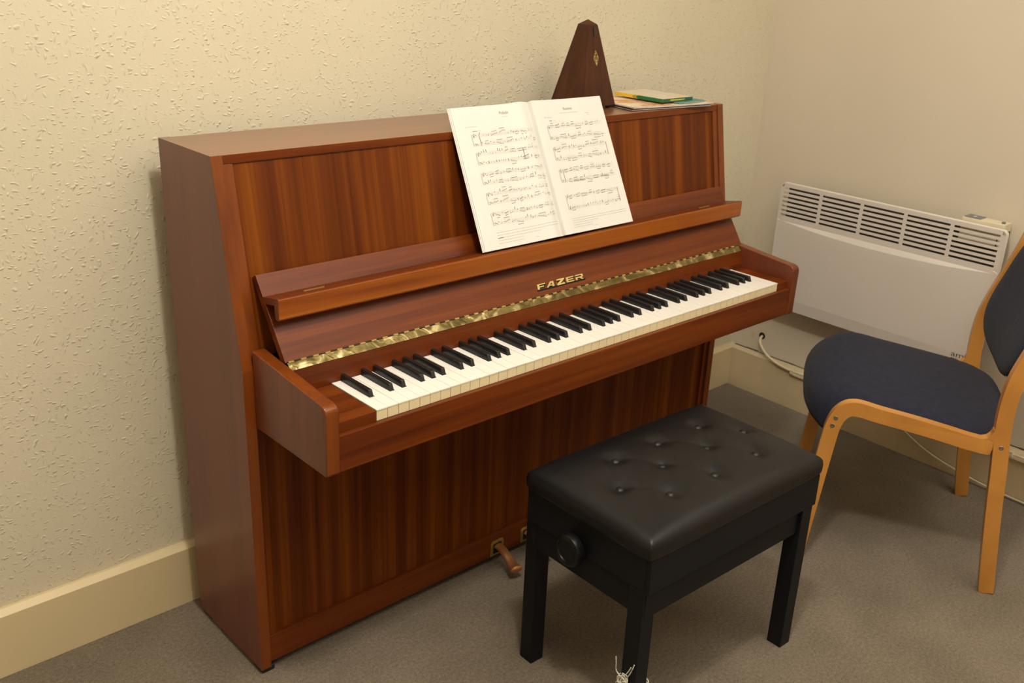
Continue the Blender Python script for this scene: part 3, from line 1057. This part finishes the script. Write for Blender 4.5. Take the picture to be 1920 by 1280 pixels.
sheet_stack('music_booklet', 1.272, -.180, .272, .190, H + .0002, H + .0034, -.14, (DARKCARD, CREAMPAPER, DARKCARD), 'thin cream booklet with dark cover at the bottom of the pile on the piano', 'booklet')
sheet_stack('music_magazine', 1.282, -.176, .285, .192, H + .0036, H + .0070, -.12, (COVER1, PAPER, PURP), 'white magazine with orange picture cover under the yellow and green book', 'magazine', bend=.0012)
sheet_stack('teal_booklet', 1.352, -.190, .105, .150, H + .0084, H + .0112, -.03, (plain('teal_card', (0.05, 0.22, 0.20), 0.4), PAPER, plain('teal_card_back', (0.05, 0.22, 0.20), 0.4)), 'thin teal booklet sticking out right of the yellow and green book', 'booklet')
# yellow and green book
YEL = plain('yellow_card', (0.80, 0.50, 0.035), 0.35)
GRN = plain('green_card', (0.015, 0.16, 0.055), 0.35)
GRND = plain('deep_green_card', (0.012, 0.10, 0.055), 0.35)
YELT = plain('yellow_print', (0.62, 0.60, 0.08), 0.5)
bz0, bz1 = H + .0114, H + .0205
bx0, bx1, by0, by1 = 1.2490, 1.3720, -.2470, -.0820
yb_ = empty('music_book', (bx0 + .06, -.165, bz0), 'small thick yellow book with green end and yellow spine text, topmost of the pile', 'book', 'music books piled on the piano top')
bm = box(bx0, bx1, by0, by1, bz0, bz1, .0006)
bm.normal_update()
for f in bm.faces:
    c = f.calc_center_median()
    if f.normal.y < -.7: f.material_index = 1
    elif f.normal.z > .7: f.material_index = 2
obj('book_body', bm, [YEL, GRND, picture_cover('book_cover', [(0.78, 0.62, 0.36), (0.60, 0.56, 0.50), (0.80, 0.50, 0.25)], 12)], yb_)
bm = bmesh.new()
xx = bx0 - .0004
f = [(xx, by0 + .0001, bz0), (xx, by0 + .082, bz0), (xx, by0 + .092, (bz0 + bz1) / 2), (xx, by0 + .082, bz1), (xx, by0 + .0001, bz1)]
bm.faces.new([bm.verts.new(p) for p in f])
obj('green_band', bm, GRN, yb_)
bm = bmesh.new()
for k in range(2):
    o_ = .004 + .005 * k
    for sg in (-1, 1):
        zc = (bz0 + bz1) / 2; hh = (bz1 - bz0) / 2
        q = [(xx, by0 + .082 + o_, zc + sg * hh), (xx, by0 + .084 + o_, zc + sg * hh), (xx, by0 + .094 + o_, zc), (xx, by0 + .092 + o_, zc)]
        bm.faces.new([bm.verts.new(p) for p in q])
obj('chevron', bm, GRN, yb_)
bm = bmesh.new()
vs_, fs_ = text_tris('MMXIMIMXMMIX', .0035, 0, 1)
wd = max(p[0] for p in vs_)
rnd = random.Random(3)
x = bx0 + .030
while x < bx0 + .088:        # illegible small print
    l_ = rnd.uniform(.002, .0042)
    q = [(x, by0 - .0004, bz0 + .0030), (x + l_, by0 - .0004, bz0 + .0030), (x + l_, by0 - .0004, bz0 + .0061), (x, by0 - .0004, bz0 + .0061)]
    bm.faces.new([bm.verts.new(p) for p in q]); x += l_ + .0007
obj('spine_print', bm, YELT, yb_)
# loose leaves at the back of the pile
bm = bmesh.new()
M_ = Matrix.Translation((1.375, -.125, H + .0076)) @ Matrix.Rotation(-.42, 4, 'Z')
nx, ny = 12, 10
g = [[bm.verts.new(M_ @ Vector((-.06 + .12 * i / nx, -.04 + .09 * j / ny, .004 * (abs(j / ny) ** 2) * (1 + .4 * sin(i * .7))))) for i in range(nx + 1)] for j in range(ny + 1)]
for j in range(ny):
    for i in range(nx): bm.faces.new([g[j][i], g[j][i + 1], g[j + 1][i + 1], g[j + 1][i]])
bmesh.ops.solidify(bm, geom=bm.faces[:], thickness=.0008)
tag(obj('paper_sheet', bm, PAPER, smooth=True, origin=(1.375, -.125, H + .008)), 'loose white sheet curling up behind the yellow and green book', 'paper')

# ================================================================== PIANO STOOL
SX0, SX1, SY0, SY1 = .4335, .9785, -.9860, -.6490
scx, scy = (SX0 + SX1) / 2, (SY0 + SY1) / 2
st = empty('piano_stool', (scx, scy, 0), 'black piano stool with buttoned leatherette seat and square legs', 'stool', rotz=-radians(1.5))
st.location.x -= .001
BTN = [(.513, -.825), (.572, -.899), (.5835, -.749), (.641, -.8215), (.698, -.907), (.707, -.754), (.775, -.828), (.840, -.9045), (.842, -.7545), (.9135, -.822)]
BTN = [(scx + (x - scx) * cos(radians(1.5)) - (y - scy) * sin(radians(1.5)), scy + (x - scx) * sin(radians(1.5)) + (y - scy) * cos(radians(1.5))) for x, y in [(a_ + .003, b_) for a_, b_ in BTN]]
bm = bmesh.new()
nx, ny = 130, 84
hx, hy = (SX1 - SX0) / 2, (SY1 - SY0) / 2
def top_z(u, v):
    x, y = scx + u * hx, scy + v * hy
    d = min((1 - abs(u)) * hx, (1 - abs(v)) * hy)
    r = .026
    zz = .448
    zz += math.sqrt(max(0, r * r - max(0, r - d) ** 2)) * .72
    zz += .0235 * (1 - abs(u) ** 3.2) * (1 - abs(v) ** 3.0)
    for bx, by in BTN:
        q = math.hypot(x - bx, y - by)
        zz -= .0085 * math.exp(-(q / .021) ** 2)
    # diagonal pleats between neighbouring buttons
    for i_ in range(len(BTN)):
        for j_ in range(i_ + 1, len(BTN)):
            ax, ay = BTN[i_]; bx, by = BTN[j_]
            L2 = math.hypot(ax - bx, ay - by)
            if .08 < L2 < .118:
                t = ((x - ax) * (bx - ax) + (y - ay) * (by - ay)) / L2 ** 2
                if -.05 < t < 1.05:
                    dd = abs((x - ax) * (by - ay) - (y - ay) * (bx - ax)) / L2
                    zz -= .0016 * math.exp(-(dd / .006) ** 2) * (.3 + .7 * abs(2 * t - 1) ** 1.5)
    return zz
rows = []
for j in range(ny + 1):
    row = []
    for i in range(nx + 1):
        u = -1 + 2 * i / nx; v = -1 + 2 * j / ny
        # crowd samples to the edges
        u = math.copysign(1 - (1 - abs(u)) ** 1.15, u); v = math.copysign(1 - (1 - abs(v)) ** 1.15, v)
        k = 1 - .018 * (abs(u) ** 14) * (abs(v) ** 14)
        row.append(bm.verts.new((scx + u * hx * k, scy + v * hy * k, top_z(u, v))))
    rows.append(row)
for j in range(ny):
    for i in range(nx): bm.faces.new([rows[j][i], rows[j][i + 1], rows[j + 1][i + 1], rows[j + 1][i]])
ring = rows[0][:-1] + [r[-1] for r in rows[:-1]] + rows[-1][:0:-1] + [r[0] for r in rows[:0:-1]]
prev = ring
for (dz, k) in ((.441, 1.0), (.434, .999), (.427, .994), (.4245, .985), (.4245, .90)):
    nr = [bm.verts.new((scx + (v.co.x - scx) * k, scy + (v.co.y - scy) * k, dz)) for v in ring]
    for a in range(len(ring)):
        bm.faces.new([prev[a], prev[(a + 1) % len(ring)], nr[(a + 1) % len(ring)], nr[a]])
    prev = nr
bm.faces.new(prev)
seat = obj('seat', bm, LEATHER, st, smooth=True)
for bx, by in BTN:
    bm = bmesh.new()
    u, v = (bx - scx) / hx, (by - scy) / hy
    zz = top_z(u, v) + .0022
    add_lathe(bm, [(0, .0052), (.003, .0048), (.0065, .0032), (.0088, .0002), (.0080, -.004), (0, -.004)], Matrix.Translation((bx, by, zz)), 18)
    obj('button', bm, LEATHER, seat, smooth=True)
# seat skirt (hollow frame) and fixed base frame
def frame(x0, x1, y0, y1, z0_, z1_, t, bev=.0012):
    bm = bmesh.new()
    add_box(bm, x0, x1, y0, y0 + t, z0_, z1_, bev)
    add_box(bm, x0, x1, y1 - t, y1, z0_, z1_, bev)
    add_box(bm, x0, x0 + t, y0 + t, y1 - t, z0_, z1_, bev)
    add_box(bm, x1 - t, x1, y0 + t, y1 - t, z0_, z1_, bev)
    return bm
obj('seat_skirt', frame(.4425, .9700, -.9825, -.6555, .352, .4240, .010), BLACKP, st)
obj('base_frame', frame(.4475, .9590, -.9745, -.6660, .294, .3900, .014), BLACKP, st)
for x0, y0 in ((.4530, -.9905 + .014), (.9265, -.9905 + .014), (.4530, -.6800 + .012), (.9265, -.6800 + .012)):
    bm = bmesh.new()
    nl = x0 < .5 and y0 < -.8
    if nl: x0 -= .0110
    add_box(bm, x0, x0 + .0345, ((-.9735 if nl else -.9822) if y0 < -.8 else -.6805), ((-.9380 if nl else -.9470) if y0 < -.8 else -.6450), 0.0, .3515, .0015)
    obj('leg', bm, BLACKP, st)
bm = bmesh.new()
M_ = Matrix.Translation((.4425, -.7990, .3620)) @ Matrix.Rotation(-pi / 2, 4, 'Y')
add_lathe(bm, [(0, -.004), (.010, -.004), (.010, .006), (.029, .007), (.0335, .012), (.0340, .022), (.0320, .028), (.026, .0305), (.023, .0300), (.0215, .0275), (.012, .0272), (0, .0272)], M_, 36)
obj('height_knob', bm, plain('knob_plastic', (0.005, 0.005, 0.006), 0.32, spec=.3), st, smooth=True)
# frayed string tied on the near left leg
bm = bmesh.new()
rs = random.Random(8)
lx, ly = .4360, -.9672       # leg corner nearest to the camera
zt_ = .156
strands = []
for k in range(2):          # wraps round the leg
    zz = zt_ - .012 - .007 * k
    e_ = .0030
    wl = .0382
    strands.append([(lx - e_, ly + wl, zz + .008), (lx - e_, ly + .018, zz + .004), (lx - e_, ly - e_, zz - .003), (lx + .016, ly - e_, zz - .005), (lx + wl, ly - e_, zz - .004), (lx + wl, ly + .018, zz), (lx + wl, ly + wl, zz + .003), (lx + .016, ly + wl, zz + .004), (lx - e_, ly + wl, zz + .008)])
kx_, ky_ = lx - .004, ly + .022
strands.append([(kx_, ky_ + .006, zt_ - .006), (kx_ - .001, ky_ + .020, zt_ + .004), (kx_ - .001, ky_ + .022, zt_ + .020), (kx_ - .001, ky_ + .024, zt_ + .034)])
strands.append([(kx_, ky_, zt_ - .006), (kx_ - .002, ky_ - .010, zt_ + .010), (kx_ - .002, ky_ - .017, zt_ + .028), (kx_ - .003, ky_ - .022, zt_ + .044)])
strands.append([(kx_, ky_ + .002, zt_ - .006), (kx_ - .004, ky_ - .006, zt_ + .012), (kx_ - .003, ky_ - .012, zt_ + .026), (kx_ - .003, ky_ - .015, zt_ + .034)])
for k in range(26):
    a = rs.uniform(0, 2 * pi)
    r_ = rs.uniform(.006, .013)
    c_ = Vector((kx_ - rs.uniform(0, .006), ky_ + rs.uniform(-.012, .010), zt_ - rs.uniform(.002, .024)))
    strands.append([c_ + Vector((rs.uniform(-.002, .002), r_ * cos(a + t), r_ * .9 * sin(a + t))) for t in (0, .8, 1.6, 2.4, 3.1)])
for s_ in strands:
    add_tube(bm, catmull(s_, 5), .00105, 6)
STR = plain('frayed_white_string', (0.72, 0.68, 0.58), 0.8, mott=.5, mscale=260)
tag(obj('string_tie', bm, STR, smooth=True, origin=(lx, ly, zt_)), 'frayed white string knotted round the nearest leg of the black stool', 'string')

# ================================================================== CHAIR
cang = radians(30.878)
ch = empty('office_chair', (1.4882, -1.1832, 0), 'beech framed side chair with dark navy fabric seat and back by the heater', 'chair', rotz=cang)
# local frame: X = across (0 near side .. .525 far side), Y = forward, Z up
def bezier_strip(profile, x0, x1, name, mats=W_BEECH, bev=.003):
    bm = bmesh.new()
    add_prism(bm, profile, x0, x1, 'x', bev, 3)
    return obj(name, bm, mats, ch, smooth=True, local=True)
def offset_band(center, width):
    """closed outline from centre line [(y,z)] and width"""
    Lp, Rp = [], []
    n_ = len(center)
    for i, p in enumerate(center):
        a = Vector(center[max(i - 1, 0)]); b_ = Vector(center[min(i + 1, n_ - 1)])
        d = (b_ - a).normalized(); nn = Vector((-d.y, d.x))
        w_ = width[i] if isinstance(width, list) else width
        Lp.append(tuple(Vector(p) + nn * w_ / 2)); Rp.append(tuple(Vector(p) - nn * w_ / 2))
    return Lp + Rp[::-1]
def smooth2(pts, n_=6):
    return [(v.x, v.y) for v in catmull([Vector((p[0], p[1], 0)) for p in pts], n_)]
FRONTC = smooth2([(.437, 0.0), (.424, .15), (.4085, .325), (.401, .385), (.386, .418), (.358, .4325), (.30, .4240), (.22, .4130), (.15, .4015), (.10, .3925), (.046, .3860)], 6)
front_w = .0355
REARC = smooth2([(-.0175, 0.0), (-.002, .12), (.012, .24), (.022, .34), (.0325, .43), (.0345, .50), (.0285, .56), (.012, .62), (-.008, .68), (-.028, .745), (-.042, .80)], 6)
for x0 in (0.0, .500):
    x1 = x0 + (.025 if x0 == 0 else .021)
    # front leg bent over into the side rail, one laminated piece
    pts = [(p[0], p[1] - (.008 * min(1, p[1] / .35) if x0 > .1 else 0)) for p in offset_band(FRONTC, front_w)]
    # flare of the rail into the upright
    leg = bezier_strip(pts, x0, x1, 'front_leg_and_rail')
    up = bezier_strip(offset_band(REARC, .0345), x0 - .0005, x1 + .0005, 'rear_leg_upright')
    fl = [(.085, .4075), (.070, .4060), (.060, .4095), (.0535, .4180), (.0510, .4340), (.0460, .4340), (.0460, .3800), (.085, .3800)]
    bezier_strip(fl, x0 + .0003, x1 - .0003, 'rail_joint', bev=.002)
    sd = -1 if x0 == 0 else 1
    xs = x0 if x0 == 0 else x1
    for (yy, zz) in ((.3985, .4030), (.4035, .3820), (.0285, .392)):
        bm = bmesh.new()
        M_ = Matrix.Translation((xs + sd * .0004, yy, zz)) @ Matrix.Rotation(sd * pi / 2, 4, 'Y')
        add_lathe(bm, [(0, .0002), (.0022, .0002), (.0028, .0012), (.0048, .0012), (.0056, .0)], M_, 14)
        obj('screw', bm, SCREW, up if yy < .1 else leg, smooth=True, local=True)
# seat cushion
SEATC = [(-.012, .396), (.02, .407), (.055, .4135), (.16, .4290), (.272, .4450), (.352, .4555), (.40, .4530), (.432, .4410), (.456, .4200), (.468, .3950), (.466, .3680), (.452, .3520)]
sc_ = smooth2(SEATC, 5)
SEATB = [(-.008, .372), (.04, .376), (.16, .392), (.27, .404), (.352, .410), (.385, .396), (.410, .372), (.43, .352), (.441, .348)]
sb_ = smooth2(SEATB, 5)
bm = bmesh.new()
nx = 40
def resample(P, n_):
    ds = [0]
    for a, b_ in zip(P[:-1], P[1:]): ds.append(ds[-1] + math.hypot(a[0] - b_[0], a[1] - b_[1]))
    out = []
    for k in range(n_ + 1):
        t = ds[-1] * k / n_; i = 0
        while i < len(ds) - 2 and ds[i + 1] < t: i += 1
        f_ = (t - ds[i]) / max(1e-9, ds[i + 1] - ds[i])
        out.append((P[i][0] + (P[i + 1][0] - P[i][0]) * f_, P[i][1] + (P[i + 1][1] - P[i][1]) * f_))
    return out
TOPR, BOTR = resample(sc_, 44), resample(sb_, 44)
nS = len(TOPR)
CX = .2745; HWD = .2470
grid_t, grid_b = [], []
for i in range(nx + 1):
    u = -1 + 2 * i / nx
    u = math.copysign(1 - (1 - abs(u)) ** 1.4, u)
    ct, cb_ = [], []
    for k in range(nS):
        (y1_, z1_), (y2_, z2_) = TOPR[k], BOTR[k]
        ymid, zmid = (y1_ + y2_) / 2, (z1_ + z2_) / 2
        e = (1 - abs(u) ** 8) ** .5 if abs(u) < 1 else 0
        e2 = .45 + .55 * e
        # front bows forward in the middle; front corners rounded in plan
        fwd = max(0, (y1_ - .30) / .17)
        pull = -.040 * fwd * abs(u) ** 4 + .010 * fwd * (1 - u * u)
        rearpull = .034 * max(0, (.10 - y1_) / .11) * abs(u) ** 4
        crown = .012 * (1 - u * u) * (1 - fwd * .5)
        X = CX + u * HWD
        ct.append(bm.verts.new((X, ymid + (y1_ - ymid) * e2 + pull + rearpull, zmid + (z1_ - zmid) * e2 + crown)))
        cb_.append(bm.verts.new((X, ymid + (y2_ - ymid) * e2 + pull + rearpull, zmid + (z2_ - zmid) * e2)))
    grid_t.append(ct); grid_b.append(cb_)
for i in range(nx):
    for k in range(nS - 1):
        bm.faces.new([grid_t[i][k], grid_t[i][k + 1], grid_t[i + 1][k + 1], grid_t[i + 1][k]])
        bm.faces.new([grid_b[i][k], grid_b[i][k + 1], grid_b[i + 1][k + 1], grid_b[i + 1][k]])
    for k in (0, nS - 1):
        bm.faces.new([grid_t[i][k], grid_t[i + 1][k], grid_b[i + 1][k], grid_b[i][k]])
for i in (0, nx):
    for k in range(nS - 1):
        bm.faces.new([grid_t[i][k], grid_t[i][k + 1], grid_b[i][k + 1], grid_b[i][k]])
obj('seat', bm, FABRIC, ch, smooth=True, local=True)
# backrest: rounded pad between the uprights, curved in plan
bm = bmesh.new()
BZ0, BZ1 = .515, .835
bcx, bcz = .2625, (BZ0 + BZ1) / 2
hw_, hh_ = .2355, (BZ1 - BZ0) / 2
def up_y(z):
    for (a, b_) in zip(REARC[:-1], REARC[1:]):
        if a[1] <= z <= b_[1]:
            return a[0] + (b_[0] - a[0]) * (z - a[1]) / max(1e-6, b_[1] - a[1])
    a, b_ = REARC[-2], REARC[-1]
    return b_[0] + (b_[0] - a[0]) / (b_[1] - a[1]) * (z - b_[1])
nr, na = 14, 72
def bshape(r, a):
    n_ = 3.2
    c_, s_ = cos(a), sin(a)
    k = (abs(c_) ** n_ + abs(s_) ** n_) ** (-1 / n_)
    return bcx + hw_ * r * k * c_, bcz + hh_ * r * k * s_
front, back_ = [], []
for j in range(nr + 1):
    r = 1 - (1 - j / nr) ** 1.5 if j < nr else 1.0
    f_, b2 = [], []
    for i in range(na if j else 1):
        a = 2 * pi * i / na
        X, Z = bshape(r, a)
        t = .021 * math.sqrt(max(0, 1 - r ** 6)) + .0015
        y0_ = up_y(Z) - .012 * (1 - ((X - bcx) / hw_) ** 2) + .006
        f_.append(bm.verts.new((X, y0_ + t * .85, Z))); b2.append(bm.verts.new((X, y0_ - t * .75, Z)))
    front.append(f_); back_.append(b2)
for G_ in (front, back_):
    for i in range(na): bm.faces.new([G_[0][0], G_[1][i], G_[1][(i + 1) % na]])
    for j in range(1, nr):
        for i in range(na): bm.faces.new([G_[j][i], G_[j][(i + 1) % na], G_[j + 1][(i + 1) % na], G_[j + 1][i]])
for i in range(na): bm.faces.new([front[nr][i], front[nr][(i + 1) % na], back_[nr][(i + 1) % na], back_[nr][i]])
obj('backrest', bm, FABRIC, ch, smooth=True, local=True)

# ================================================================== WALL HEATER
HD = .080
def hx_(y, d): return xr(y, d)
hy0, hy1 = -.1660, -.8850          # left and right ends seen from the room
hz0, hz1 = .3630, .7730
heater = empty('panel_heater', (xr(-.52, HD / 2), -.5255, hz0), 'white electric panel heater with slotted top hung low on the right wall', 'heater')
# front sheet with slots, built as strips in (y, z)
slots = []
cols_ = [(-.1760, -.3040), (-.3160, -.4480), (-.4600, -.5880), (-.6000, -.7270), (-.7400, -.8690)]
cols_ = [(-.1790 - i * .1402, -.1790 - i * .1402 - .1290) for i in range(5)]
NS = 7
sz_top = .7560; pitch = (.7560 - .6700) / 6
bm = bmesh.new()
tz = .0022
def fquad(ya_, yb__, za_, zb__, d0=HD, d1=HD):
    vs_ = [bm.verts.new((xr(ya_, d0), ya_, za_)), bm.verts.new((xr(yb__, d0), yb__, za_)), bm.verts.new((xr(yb__, d1), yb__, zb__)), bm.verts.new((xr(ya_, d1), ya_, zb__))]
    return bm.faces.new(vs_)
sh = .0062
ycut = sorted(set([hy0 - .012, hy1 + .012] + [c for a in cols_ for c in a]), reverse=True)
zcut = []
for k in range(NS):
    z = sz_top - k * pitch
    zcut += [z + sh / 2, z - sh / 2]
zcut = sorted(zcut + [hz1 - .002], reverse=True) + [.6580]
for yi in range(len(ycut) - 1):
    ya_, yb__ = ycut[yi], ycut[yi + 1]
    is_col = any(abs(ya_ - c[0]) < 1e-6 and abs(yb__ - c[1]) < 1e-6 for c in cols_)
    for zi in range(len(zcut) - 1):
        za_, zb__ = zcut[zi], zcut[zi + 1]
        is_slot = is_col and any(abs(za_ - (sz_top - k * pitch + sh / 2)) < 1e-6 for k in range(NS))
        if is_slot: continue
        fquad(ya_, yb__, zb__, za_)
for (ya_, yb__) in ((hy0 - .0012, hy0 - .012), (hy1 + .012, hy1 + .0012)):
    fquad(ya_, yb__, .6580, hz1 - .014)
# lower sheet with a lens-shaped swage line under the grille
ny_ = 40
lev = []
for i in range(ny_ + 1):
    y = hy0 - .0012 + (hy1 - hy0 + .0024) * i / ny_
    t = i / ny_
    inner = max(0.0, min(1.0, (t - .03) / .94))
    dip = .016 * 4 * inner * (1 - inner)
    lev.append((y, dip))
rowsH = []
for (y, dip) in lev:
    col = [(.6580, HD), (.6500, HD), (.6490 - .0005, HD), (.6485 - dip, HD - (.0045 if dip > .0005 else 0)), (hz0 + .01, HD - .0040 + .004), (hz0, HD)]
    rowsH.append([bm.verts.new((xr(y, d), y, z)) for z, d in [(.6580, HD), (.6495, HD), (.6490 - dip, HD + .0075 * min(1, dip / .010)), (.62, HD + .0080 * min(1, dip / .010)), (.40, HD + .0060 * min(1, dip / .010)), (hz0, HD + .0020 * min(1, dip / .010))]])
for i in range(ny_):
    for k in range(5): bm.faces.new([rowsH[i][k], rowsH[i + 1][k], rowsH[i + 1][k + 1], rowsH[i][k + 1]])
bmesh.ops.remove_doubles(bm, verts=bm.verts, dist=1e-5)
bmesh.ops.recalc_face_normals(bm, faces=bm.faces)
bmesh.ops.solidify(bm, geom=bm.faces[:], thickness=.0012)
obj('front_panel', bm, HEATW, heater)
# return flange round the sheet (rounded upper corners) and the slimmer body behind
bm = bmesh.new()
bd = .026      # stand-off from wall
def loop(d, ins, rc=.014):
    pts = []
    y0_, y1_, z0_, z1_ = hy0 - ins, hy1 + ins, hz0 + ins, hz1 - ins
    pts.append((y0_, z0_))
    for k in range(6):
        a = pi / 2 * k / 5
        pts.append((y0_ - rc + rc * cos(a), z1_ - rc + rc * sin(a)))
    for k in range(6):
        a = pi / 2 * k / 5
        pts.append((y1_ + rc - rc * sin(a), z1_ - rc + rc * cos(a)))
    pts.append((y1_, z0_))
    return [bm.verts.new((xr(y, d), y, z)) for y, z in pts]
LPS = [loop(HD - .0005, .0035), loop(HD + .0006, .0012), loop(HD - .0012, .0), loop(HD - .013, .0), loop(HD - .013, .0015), loop(HD - .0025, .0015)]
for A_, B_ in zip(LPS[:-1], LPS[1:]):
    for k in range(len(A_)): bm.faces.new([A_[k], A_[(k + 1) % len(A_)], B_[(k + 1) % len(B_)], B_[k]])
obj('flange', bm, HEATW, heater, smooth=True)
bm = bmesh.new()
y_a, y_b = hy0 - .030, hy1 + .030
add_prism(bm, [(xr(y_a, HD - .004), y_a), (xr(y_a, HD - .006), y_a), (xr(y_b, HD - .006), y_b), (xr(y_b, HD - .004), y_b)], hz0 + .006, hz0 + .008, 'z', 0)
for yy in (y_a, y_b):
    add_prism(bm, [(xr(yy, HD - .014), yy + .001), (xr(yy, bd), yy + .001), (xr(yy, bd), yy - .001), (xr(yy, HD - .014), yy - .001)], hz0 + .012, hz1 - .03, 'z', 0)
obj('casing', bm, HEATIN, heater)
bm = bmesh.new()
q = [(xr(hy0, bd + .018), hy0 - .008), (xr(hy0, bd + .016), hy0 - .008), (xr(hy1, bd + .016), hy1 + .008), (xr(hy1, bd + .018), hy1 + .008)]
add_prism(bm, q, hz0 + .006, hz1 - .008, 'z', 0)
obj('inner_back', bm, HEATIN, heater)
# thermostat box showing over the top, right end
bm = bmesh.new()
y_a, y_b = -.748, -.868
q = [(xr(y_a, .062), y_a), (xr(y_a, .018), y_a), (xr(y_b, .018), y_b), (xr(y_b, .062), y_b)]
add_prism(bm, q, .715, .7830, 'z', .0015)
tb = obj('thermostat_box', bm, CREAMPL, heater)
bm = bmesh.new()
y_a, y_b = -.752, -.798
q = [(xr(y_a, .060), y_a), (xr(y_a, .020), y_a), (xr(y_b, .020), y_b), (xr(y_b, .060), y_b)]
add_prism(bm, q, .7832, .7850, 'z', .0004)
obj('display', bm, GREYPL, tb)
bm = bmesh.new()
q = [(xr(-.772, .048), -.772), (xr(-.772, .032), -.772), (xr(-.778, .032), -.778), (xr(-.778, .048), -.778)]
add_prism(bm, q, .7851, .7854, 'z', 0)
obj('display_mark', bm, plain('display_white', (0.5, 0.55, 0.6), 0.5), tb)
bm = bmesh.new()
add_prism(bm, [(xr(-.853, .052), -.853), (xr(-.853, .044), -.853), (xr(-.861, .044), -.861), (xr(-.861, .052), -.861)], .783, .788, 'z', 0)
obj('dial', bm, GREYPL, tb)
for yy in (-.21, -.33, -.54, -.75):
    bm = bmesh.new()
    add_prism(bm, [(xr(yy, HD - .012), yy + .005), (xr(yy, HD - .020), yy + .005), (xr(yy, HD - .020), yy - .005), (xr(yy, HD - .012), yy - .005)], hz0 - .004, hz0 + .004, 'z', .001)
    obj('bottom_tab', bm, CREAMPL, heater)
for yy in (-.30, -.74):     # brackets to the wall
    bm = bmesh.new()
    add_prism(bm, [(xr(yy, bd + .004), yy + .012), (xr(yy, -.0005), yy + .012), (xr(yy, -.0005), yy - .012), (xr(yy, bd + .004), yy - .012)], .45, .70, 'z', 0)
    obj('wall_bracket', bm, HEATIN, heater)
# small "am" mark in the lower right corner, next letters run behind the chair
bm = bmesh.new()
vs_, fs_ = text_tris('am', .024, 0, 1.35, -.0002)
vv = []
def hw(px_, pz_):
    y = -.8070 - px_
    t_ = (y - (hy0 - .0012)) / (hy1 - hy0 + .0024)
    i_ = max(0.0, min(1.0, (t_ - .03) / .94))
    sh_ = min(1, .016 * 4 * i_ * (1 - i_) / .010)
    return (xr(y, HD + .0022 + sh_ * (.0020 + .0040 * (.3870 + pz_ - hz0) / (.40 - hz0))), y, .3870 + pz_)
for (a, b_) in vs_: vv.append(bm.verts.new(hw(a, b_)))
for f_ in fs_:
    try: bm.faces.new([vv[i] for i in f_])
    except ValueError: pass
for k in range(6):
    y = .002 + k * .0062
    bm.faces.new([bm.verts.new(hw(*p)) for p in ((y, -.0065), (y + .005, -.0065), (y + .005, -.0045), (y, -.0045))])
obj('maker_mark', bm, BLACKP, heater)
# flex hanging from the heater's right end
bm = bmesh.new()
pts = [(xr(-.80, .03), -.80, .40), (xr(-.812, .028), -.812, .34), (xr(-.835, .02), -.835, .30), (xr(-.86, .014), -.86, .24), (xr(-.875, .012), -.875, .20), (xr(-.885, .018), -.885, .165), (xr(-.89, .026), -.89, .150)]
add_tube(bm, catmull(pts, 6), .0032, 8)
obj('flex', bm, CABLE, heater, smooth=True)
